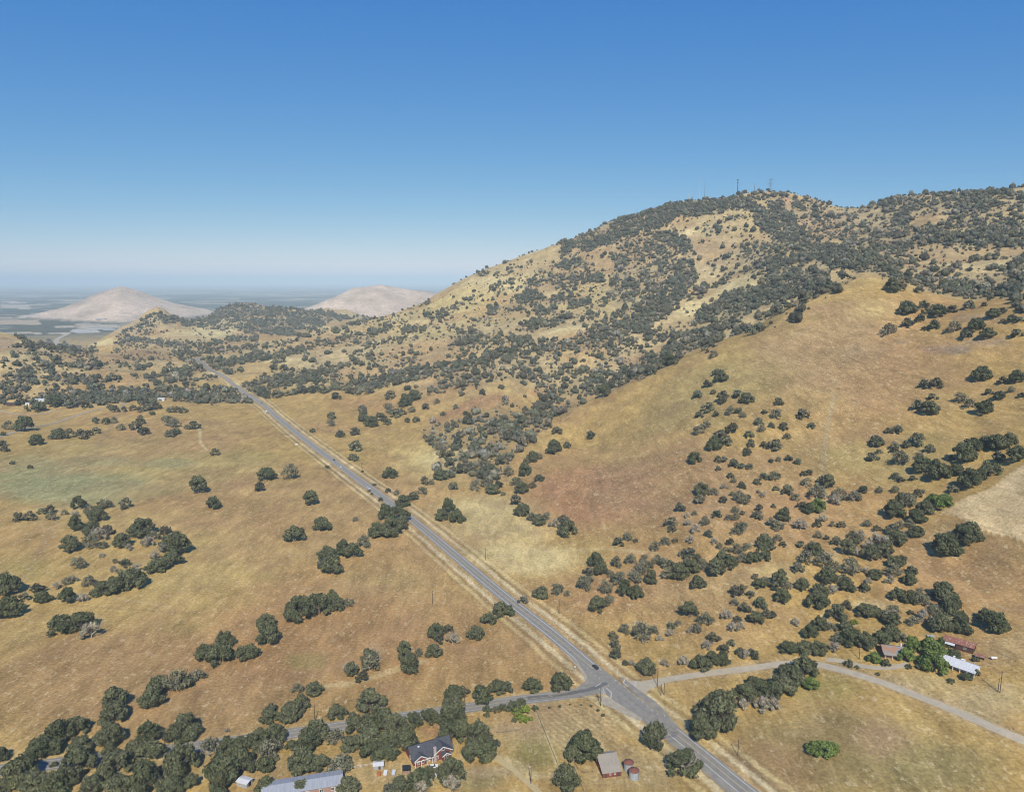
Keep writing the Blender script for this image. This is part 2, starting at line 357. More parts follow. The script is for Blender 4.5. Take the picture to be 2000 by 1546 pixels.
def band(dist, a, b, col, k=1., e=.9):
    global TINT
    w = (k*sstep(a-e, a+e, dist+rg*.35)*sstep(b+e, b-e, dist+rg*.35)*(.75+rg2))[..., None].clip(0, 1); TINT = TINT*(1-w)+np.array(col)*w
for sgn in (1, -1):
    q = dh*sgn
    band(q, 4, 8.5, (.40,.29,.14), .7); band(q, 9.3, 12.6, (.62,.51,.29), 1.05); band(q, 13.6, 15.6, (.25,.18,.09), .75); band(q, 16.5, 19.5, PALE, .55); band(q, 20.6, 21.6, (.25,.18,.09), .6, .5)
ds = pdist(sd)
for sgn in (1, -1): band(ds*sgn, 3, 7, (.46,.36,.18), .6); band(ds*sgn, 11, 12.5, (.28,.2,.1), .35)
dd_ = pdist(dr)
for sgn in (1, -1): band(dd_*sgn, 3, 6, (.40,.29,.15), .6); band(dd_*sgn, 9, 10.5, (.27,.2,.09), .5)
dfm = pdist(fm)
for sgn in (1, -1): band(dfm*sgn, 3, 9, (.36,.26,.11), .5)
uu_ = X; fw = Y*math.cos(PITCH)-(Z-H)*math.sin(PITCH); up = Y*math.sin(PITCH)+(Z-H)*math.cos(PITCH)
LPX = (1000+FPX*X/np.maximum(fw, 1), 773-FPX*up/np.maximum(fw, 1))
def trail(px, wd, col, k=.6):
    global TINT
    P = wpath(px, 2.); lo = P.min(0)-15; hi = P.max(0)+15; m_ = (X > lo[0]) & (X < hi[0]) & (Y > lo[1]) & (Y < hi[1]); xs = X[m_]; ys = Y[m_]; dd = np.full(xs.shape, 1e9)
    for px_, py_ in P: dd = np.minimum(dd, (xs-px_)**2+(ys-py_)**2)
    w = (k*sstep(wd*1.7, wd*.5, np.sqrt(dd)+(fbm(xs/6, ys/6, 2)-.5)*1.5))[:, None]; TINT[m_] = TINT[m_]*(1-w)+np.array(col)*w
DK = (.26,.18,.075); LT = (.58,.46,.22)
for t_ in (([(260,986),(365,970),(500,945),(590,925)],1.6,DK,.5), ([(325,937),(390,927),(430,921)],1.8,DK,.5), ([(120,1180),(260,1190),(400,1200)],1.6,DK,.35), ([(386,832),(392,850),(389,862),(405,880)],1.8,LT,.7), ([(372,815),(393,826),(392,843)],1.4,LT,.5),
           ([(940,1035),(965,1070),(996,1103)],1.2,LT,.6), ([(850,860),(856,885),(864,905)],1.5,(.33,.21,.1),.7), ([(1610,1210),(1616,1160),(1632,1100),(1640,1060)],2.,LT,.25), ([(1610,1000),(1607,920),(1612,850),(1630,770)],2.2,(.36,.3,.17),.5),
           ([(1048,1385),(1064,1425),(1080,1465),(1094,1510)],1.0,LT,.7), ([(1052,1385),(1068,1425),(1085,1465),(1100,1510)],.6,DK,.6), ([(1070,1400),(1100,1425),(1115,1400),(1150,1390),(1175,1395)],.9,DK,.35), ([(1090,1395),(1130,1410),(1180,1440),(1230,1470)],.9,DK,.3), ([(1080,1410),(1120,1425),(1170,1455),(1220,1490)],.9,LT,.3),
           ([(905,1480),(960,1472),(1010,1490),(1040,1512)],2.2,LT,.6), ([(1010,1512),(1080,1515),(1120,1505)],1.6,LT,.5), ([(1010,1080),(1090,1075),(1180,1070),(1290,1080)],2.5,LT,.4), ([(720,860),(790,905),(860,960)],1.2,DK,.25), ([(60,1150),(190,1160),(330,1185)],1.4,LT,.3), ([(630,1340),(690,1335),(760,1310),(830,1290)],2.5,LT,.5), ([(1720,1330),(1800,1345),(1850,1370)],1.2,LT,.4), ([(1840,1350),(1830,1375),(1850,1385)],1.,DK,.3),
           ([(1510,960),(1560,935),(1600,930)],1.5,LT,.3), ([(1100,615),(1150,625),(1200,640)],3,LT,.5), ([(560,640),(620,625),(700,600)],4,LT,.4)): trail(*t_)
rows_ = ((X*.80+Y*.6)/3.1); yard = poly.__code__ and None
q0 = cast([1055,1085,1180,1235,1195,1110], [1372,1368,1380,1470,1500,1480])[:, :2]; cy_ = q0.mean(0); rr0 = np.hypot((X-cy_[0])/np.ptp(q0[:,0])*2, (Y-cy_[1])/np.ptp(q0[:,1])*2)
TINT = TINT*(1+(.16*np.sin(rows_*6.283+(fbm(X/8,Y/8,2)-.5)*3)*sstep(1.05,.8,rr0))[..., None])
# plain of orchards and fields
TINT = TINT*(1-pl[..., None]) + np.array((.09,.095,.05))*pl[..., None]
gl = 1-np.abs(2*fbm(X/330+2,Y/330+8,4)-1); gl2 = fbm(X/190,Y/190,3)  # gully shade painted into the mound colour, plus darker vegetation spots
TINT = TINT*(1-bare[..., None]) + (np.array((.66,.50,.355))*(1.08-.26*np.clip((gl-.55)*2.4,0,1)-.35*np.clip((gl2-.5)*3,0,1))[..., None])*bare[..., None]
plain_mask = pl*(1-bare)
def field(u, v, ru, rv, col, k=.95):
    global TINT, plain_mask
    p, a, b = cast([u, u+ru, u], [v, v, v+rv]); a = a-p; b = b-p; det = a[0]*b[1]-a[1]*b[0]; dx = X-p[0]; dy = Y-p[1]
    r = np.maximum(np.abs((dx*b[1]-dy*b[0])/det), np.abs((a[0]*dy-a[1]*dx)/det)) + .35*(fbm(X/500+u, Y/500, 3)-.5)
    w = k*sstep(1.06, .94, r)*(pl > .6)*(1-bare); TINT = TINT*(1-w[..., None])+np.array(col)*w[..., None]; plain_mask = plain_mask*(1-w)
for f_ in ((90,662,75,9,(.045,.06,.035)),(150,655,40,4,(.06,.075,.045)),(30,629,48,5,(.46,.35,.235)),(165,624,52,5,(.36,.29,.20)),(120,612,60,2,(.09,.10,.07)),(40,650,42,2,(.48,.39,.27)),(115,651,22,1.6,(.56,.47,.36)),(165,646,28,3.5,(.52,.49,.44)),(126,638,20,1.5,(.54,.45,.33)),(176,637,18,1.5,(.55,.46,.35)),(225,613,35,1.6,(.5,.42,.32)),(28,598,30,2,(.52,.44,.34)),(26,590,24,1.4,(.55,.48,.4)),(48,603,12,1.3,(.5,.42,.32)),(175,660,14,2,(.30,.24,.15)),(20,612,40,3,(.05,.065,.045)),(100,594,30,1.2,(.35,.3,.22)),(480,592,30,1.5,(.4,.36,.28)),(440,583,30,1.3,(.3,.27,.2)),(60,578,30,1.2,(.4,.36,.3)),(150,574,40,1.,(.38,.35,.3)),(500,575,40,1.,(.36,.33,.28))): field(*f_)

# ------------------------------------------------------------------ the ground sheet
nd, na = Z.shape
idx = np.arange(nd*na).reshape(nd, na)
Q = np.stack([idx[:-1,:-1], idx[:-1,1:], idx[1:,1:], idx[1:,:-1]], -1).reshape(-1, 4)[:, ::-1]
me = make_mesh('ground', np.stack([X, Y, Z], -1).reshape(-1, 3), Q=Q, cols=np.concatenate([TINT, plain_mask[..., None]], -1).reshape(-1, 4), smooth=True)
m, nt, b = new_mat('dry_grass_land')
pos = worldpos(nt)
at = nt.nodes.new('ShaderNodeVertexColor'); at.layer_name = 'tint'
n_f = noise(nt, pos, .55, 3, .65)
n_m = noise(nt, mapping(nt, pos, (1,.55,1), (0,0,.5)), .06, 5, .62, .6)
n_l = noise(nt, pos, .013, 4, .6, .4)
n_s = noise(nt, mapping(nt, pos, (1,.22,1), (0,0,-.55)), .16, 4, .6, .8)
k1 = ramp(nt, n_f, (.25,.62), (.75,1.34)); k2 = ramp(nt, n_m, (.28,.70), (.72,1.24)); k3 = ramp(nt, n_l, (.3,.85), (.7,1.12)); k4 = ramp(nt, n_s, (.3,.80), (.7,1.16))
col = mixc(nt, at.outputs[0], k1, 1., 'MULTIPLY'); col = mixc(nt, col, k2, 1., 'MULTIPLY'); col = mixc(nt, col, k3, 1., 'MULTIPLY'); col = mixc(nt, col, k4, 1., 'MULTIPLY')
# bleached straw tufts and a few dark weeds
tuft = ramp(nt, noise(nt, mapping(nt, pos, (1,.6,1), (0,0,.4)), .26, 6, .78), (.55,0), (.64,.6)); col = mixc(nt, col, (.64,.51,.28), tuft)
weed = ramp(nt, noise(nt, pos, .42, 5, .7, .3), (.30,.62), (.39,0)); col = mixc(nt, col, (.17,.135,.06), weed)
red = ramp(nt, noise(nt, pos, .022, 3, .6), (.5,0), (.7,.3)); col = mixc(nt, col, (.30,.18,.10), red)
# the plain: fields and orchards, dark greens lightened as painted haze
vor = N(nt, 'ShaderNodeTexVoronoi', Scale=1.0, distance='CHEBYCHEV'); nt.links.new(mapping(nt, pos, (1/760,1/520,1), (0,0,.12)), vor.inputs['Vector'])
sep = nt.nodes.new('ShaderNodeSeparateColor'); nt.links.new(vor.outputs['Color'], sep.inputs[0])
fields = ramp(nt, sep.outputs[0], (.0,(.075,.09,.065)), (.36,(.095,.108,.075)), (.52,(.14,.14,.095)), (.68,(.28,.235,.16)), (.84,(.40,.335,.24)))
nt.nodes[-1].color_ramp.interpolation = 'CONSTANT' if hasattr(nt.nodes[-1], 'color_ramp') else None
grove = ramp(nt, noise(nt, pos, .004, 4, .7), (.45,.75), (.7,1.35)); fields = mixc(nt, fields, grove, 1., 'MULTIPLY')
col = mixc(nt, col, fields, at.outputs[1])
nt.links.new(col, b.inputs['Base Color'])
bp = N(nt, 'ShaderNodeBump', Strength=.5, Distance=.6); nt.links.new(n_f, bp.inputs['Height']); nt.links.new(bp.outputs[0], b.inputs['Normal'])
b.inputs['Roughness'].default_value = 1.; b.inputs['Specular IOR Level'].default_value = 0.
GROUND = tag(link('ground', me, m), kind='structure')

# ------------------------------------------------------------------ roads
def road_mat(name, c, c2, sc=.35, streak=.0):
    m, nt, b = new_mat(name); p = worldpos(nt)
    f = ramp(nt, noise(nt, p, sc, 5, .65), (.35,0), (.68,1)); col = mixc(nt, c, c2, f)
    g = ramp(nt, noise(nt, p, 3., 2, .6), (.3,.85), (.7,1.12)); col = mixc(nt, col, g, 1., 'MULTIPLY')
    nt.links.new(col, b.inputs['Base Color']); b.inputs['Roughness'].default_value = .9; return m
ASPH = road_mat('worn_asphalt', (.215,.198,.165), (.285,.262,.218)); ASPH_D = road_mat('dark_asphalt', (.125,.12,.11), (.165,.158,.14))
ASPH_S = road_mat('gravelly_shoulder', (.215,.20,.17), (.32,.285,.22), .2); GRAV = road_mat('pale_gravel', (.42,.365,.27), (.33,.28,.20), .3); DIRTM = road_mat('pale_dirt_road', (.38,.325,.235), (.46,.39,.28), .25)
TRACKM = road_mat('worn_dirt_track', (.50,.395,.20), (.44,.335,.16), .3)
WHITE = road_mat('white_road_paint', (.66,.66,.64), (.42,.42,.40), .9); YEL = road_mat('yellow_road_paint', (.56,.47,.25), (.42,.37,.24), .6)
def lift(xy, dz):
    xy = np.asarray(xy); z = height(xy[:,0], xy[:,1]); r = np.hypot(xy[:,0], xy[:,1])
    return np.c_[xy, z + dz + np.clip((r-700)/4000, 0, .5)]
def strip(name, P, l, r, mat, dz, parent=None, t0=0, t1=1, nseg=1, edge=0):
    n = len(P); i0, i1 = int(t0*(n-1)), int(t1*(n-1))+1; P = P[i0:i1]; nn = normals(P); k = nseg+1
    l = np.broadcast_to(l, len(P)); r = np.broadcast_to(r, len(P))
    if edge:
        l = l + edge*(fbm(P[:,0]/7, P[:,1]/7, 3)-.5)*2; r = r + edge*(fbm(P[:,0]/7+50, P[:,1]/7, 3)-.5)*2
    rows = [lift(P + nn*(l*(1-j/nseg)+r*(j/nseg))[:, None], dz) for j in range(k)]
    V = np.stack(rows, 1).reshape(-1, 3); ix = np.arange(len(P)*k).reshape(len(P), k)
    Qd = np.stack([ix[:-1,:-1], ix[:-1,1:], ix[1:,1:], ix[1:,:-1]], -1).reshape(-1, 4)
    return tag(link(name, make_mesh(name, V, Q=Qd), mat, parent), kind=None if parent else 'structure')
def sheet(name, px, mat, dz, parent=None, sub=3):
    w = cast(*zip(*px))[:, :2]; pts = []
    for i in range(len(w)):
        a, c = w[i], w[(i+1) % len(w)]
        for t in np.linspace(0, 1, sub, endpoint=False): pts.append(a*(1-t)+c*t)
    z = float(np.median(height(np.array(pts)[:,0], np.array(pts)[:,1])))
    me = bpy.data.meshes.new(name); p3 = lift(np.array(pts), dz)
    me.from_pydata([tuple(p) for p in p3], [], [tuple(range(len(pts)))]); me.update()
    if me.polygons[0].normal.z < 0: me.flip_normals()
    return tag(link(name, me, mat, parent), kind=None if parent else 'structure')
LW = 3.35
arc = np.r_[0, np.cumsum(np.linalg.norm(np.diff(hw, axis=0), axis=1))]; hwd = np.hypot(*hw.T)
# signed: +normal is to the left of travel (hw runs from the camera outwards)
HW_SHO = strip('road_shoulder', hw, 5.3+.5*np.sin(arc/40)+2.2*sstep(230, 120, arc), -5.0, ASPH_S, .10, nseg=2, edge=.5)
HW_ = strip('highway', hw, LW+.65, -LW-.75, ASPH, .115, nseg=2, edge=.12)
j = sheet('junction_pavement', [(1100,1268),(1126,1289),(1144,1312),(1149,1326),(1166,1341),(1176,1350),(1187,1358),(1200,1368),(1235,1390),(1263,1405),(1330,1455),(1375,1490),(1330,1436),(1270,1390),(1225,1355),(1180,1318),(1130,1280)], ASPH, .111)
strip('side_road', sd, 3.5, -3.5, ASPH, .107, nseg=2, edge=.15)
strip('road_shoulder', sd, 4.5, -4.6, ASPH_S, .095, nseg=2, edge=.4)
strip('dirt_road', dr, 2.7, -2.7, DIRTM, .10, nseg=2, edge=.3)
sheet('dirt_road_mouth', [(1226,1330),(1236,1328),(1255,1331),(1290,1325),(1300,1334),(1278,1342),(1268,1346),(1262,1352),(1258,1358),(1253,1353),(1243,1343)], DIRTM, .104)
sheet('gravel_corner', [(1098,1270),(1127,1291),(1146,1318),(1149,1327),(1146,1334),(1133,1344),(1117,1351),(1135,1338),(1143,1330),(1139,1318),(1126,1300)], GRAV, .103)
sheet('gravel_corner', [(1174,1358),(1195,1365),(1220,1380),(1256,1404),(1250,1407),(1225,1397),(1200,1384),(1177,1375)], GRAV, .103)
sheet('junction_apron', [(1212,1323),(1218,1322),(1226,1330),(1243,1343),(1254,1351),(1280,1369),(1310,1400),(1330,1425),(1280,1384),(1245,1358),(1222,1338)], ASPH_S, .119)
strip('driveway', dv, 2.0, -2.0, DIRTM, .10, edge=.5); strip('farm_road', fm, 3.2, -3.2, GRAV, .12, edge=.3); strip('farm_road', fm2, 2.3, -2.3, DIRTM, .12, edge=.4)
strip('farm_track', ln, 1.5, -1.5, TRACKM, .06, edge=.9)
# swept-smooth junction of the side road
sheet('side_road_mouth', [(1098,1352),(1130,1345),(1145,1336),(1152,1326),(1172,1340),(1190,1354),(1176,1354),(1160,1352),(1130,1356),(1105,1361)], ASPH, .1225)
strip('valley_road', wpath([(103,676),(108,668),(113,662),(122,657),(136,652)], 20), 14, -14, GRAV, 1.5)
strip('tyre_wear', wpath([(1030,1363),(1090,1357),(1135,1350),(1163,1343),(1185,1333)], 3), 1.5, -1.5, ASPH_D, .1245, edge=.5)
strip('tyre_wear', wpath([(1070,1357),(1110,1351),(1134,1342),(1147,1330),(1152,1318)], 3), .9, -.9, ASPH_S, .1255, edge=.4)
strip('tyre_wear', hw, -.7, -2.9, ASPH_D, .1205, t0=iw(1250,1383)/nH, t1=iw(1100,1255)/nH, edge=.3) if False else None
# painted lines
iw0 = 0
iw = lambda u, v: int(np.argmin(np.hypot(*(hw - cast1(u, v)[:2]).T)))
nH = len(hw)-1
far_i = iw(424, 729)/nH
j0, j1 = iw(1134,1285)/nH, iw(1308,1423)/nH
def line(off, t0, t1, w, mat, P=hw, dz=.127):
    o = strip('road_marking', P, off+w/2, off-w/2, mat, dz, t0=t0, t1=t1); return o
line(LW, 0, j1*1.0, .34, WHITE); line(LW, j0, far_i, .38, WHITE); line(-LW, 0, j1, .34, WHITE); line(-LW, iw(1178,1312)/nH, far_i, .38, WHITE)
line(.16, 0, j1*.99, .15, YEL); line(-.16, 0, j1*.99, .15, YEL); line(.16, iw(1240,1372)/nH, iw(1195,1336)/nH, .15, YEL) if False else None
line(.16, j0*.94, far_i, .15, YEL); line(-.16, j0*.94, far_i, .15, YEL); line(0, iw(1278,1398)/nH, iw(1228,1360)/nH, .3, YEL)
for off in (3.1, -3.1): line(off, .06, 1, .16, WHITE, sd, .1265)
line(.12, .08, 1, .12, YEL, sd, .1265); line(-.12, .08, 1, .12, YEL, sd, .1265)
def bar(pts, w, mat=WHITE, dz=.128):
    P = smooth_path(cast(*zip(*pts))[:, :2], .8) if len(pts) > 2 else cast(*zip(*pts))[:, :2]
    return strip('road_marking', P, w/2, -w/2, mat, dz)
for a, c in (((1184,1343),(1194,1352)),((1194,1352),(1193,1364)),((1219.5,1326),(1218,1334)),((1218,1334),(1228.5,1341.5)),((1163,1340),(1174,1334))): bar([a, c], .45)
for u, v in ((1139,1298),(1147,1305),(1155,1312),(1163,1318),(1171,1325),(1180,1331),(1188,1338),(1206,1353),(1215,1360),(1224,1367),(1233,1375),(1243,1382),(1252,1390),(1202,1328),(1210,1335),(1219,1341),(1228,1349),(1237,1355),(1246,1363),(1255,1371),(1265,1378),(1274,1386),(1284,1394)):
    bar([(u-.9, v-.7), (u+.9, v+.7)], .5)
def ground_word(txt, u, v, size, rot):
    cu = bpy.data.curves.new('road_word', 'FONT'); cu.body = txt; cu.size = size; cu.align_x = 'CENTER'; cu.align_y = 'CENTER'
    o = bpy.data.objects.new('road_word', cu); C.objects.link(o); p = cast1(u, v); o.location = (p[0], p[1], p[2]+.131); o.rotation_euler = (0,0,rot); o.scale = (1.0,1.5,1)
    cu.materials.append(WHITE); return tag(o, kind='structure')
ground_word('STOP', 1239, 1334, 2.3, R(88)); ground_word('STOP', 1176, 1349, 2.3, R(-80))
# ------------------------------------------------------------------ trees
TILE = dict(A=(0,500), B=(500,500), C=(1000,500), D=(1500,500), E=(0,860), F=(500,860), G=(1000,860), M=(1500,860), I=(0,1160), J=(500,1160), K=(1000,1160), L=(1500,1160))
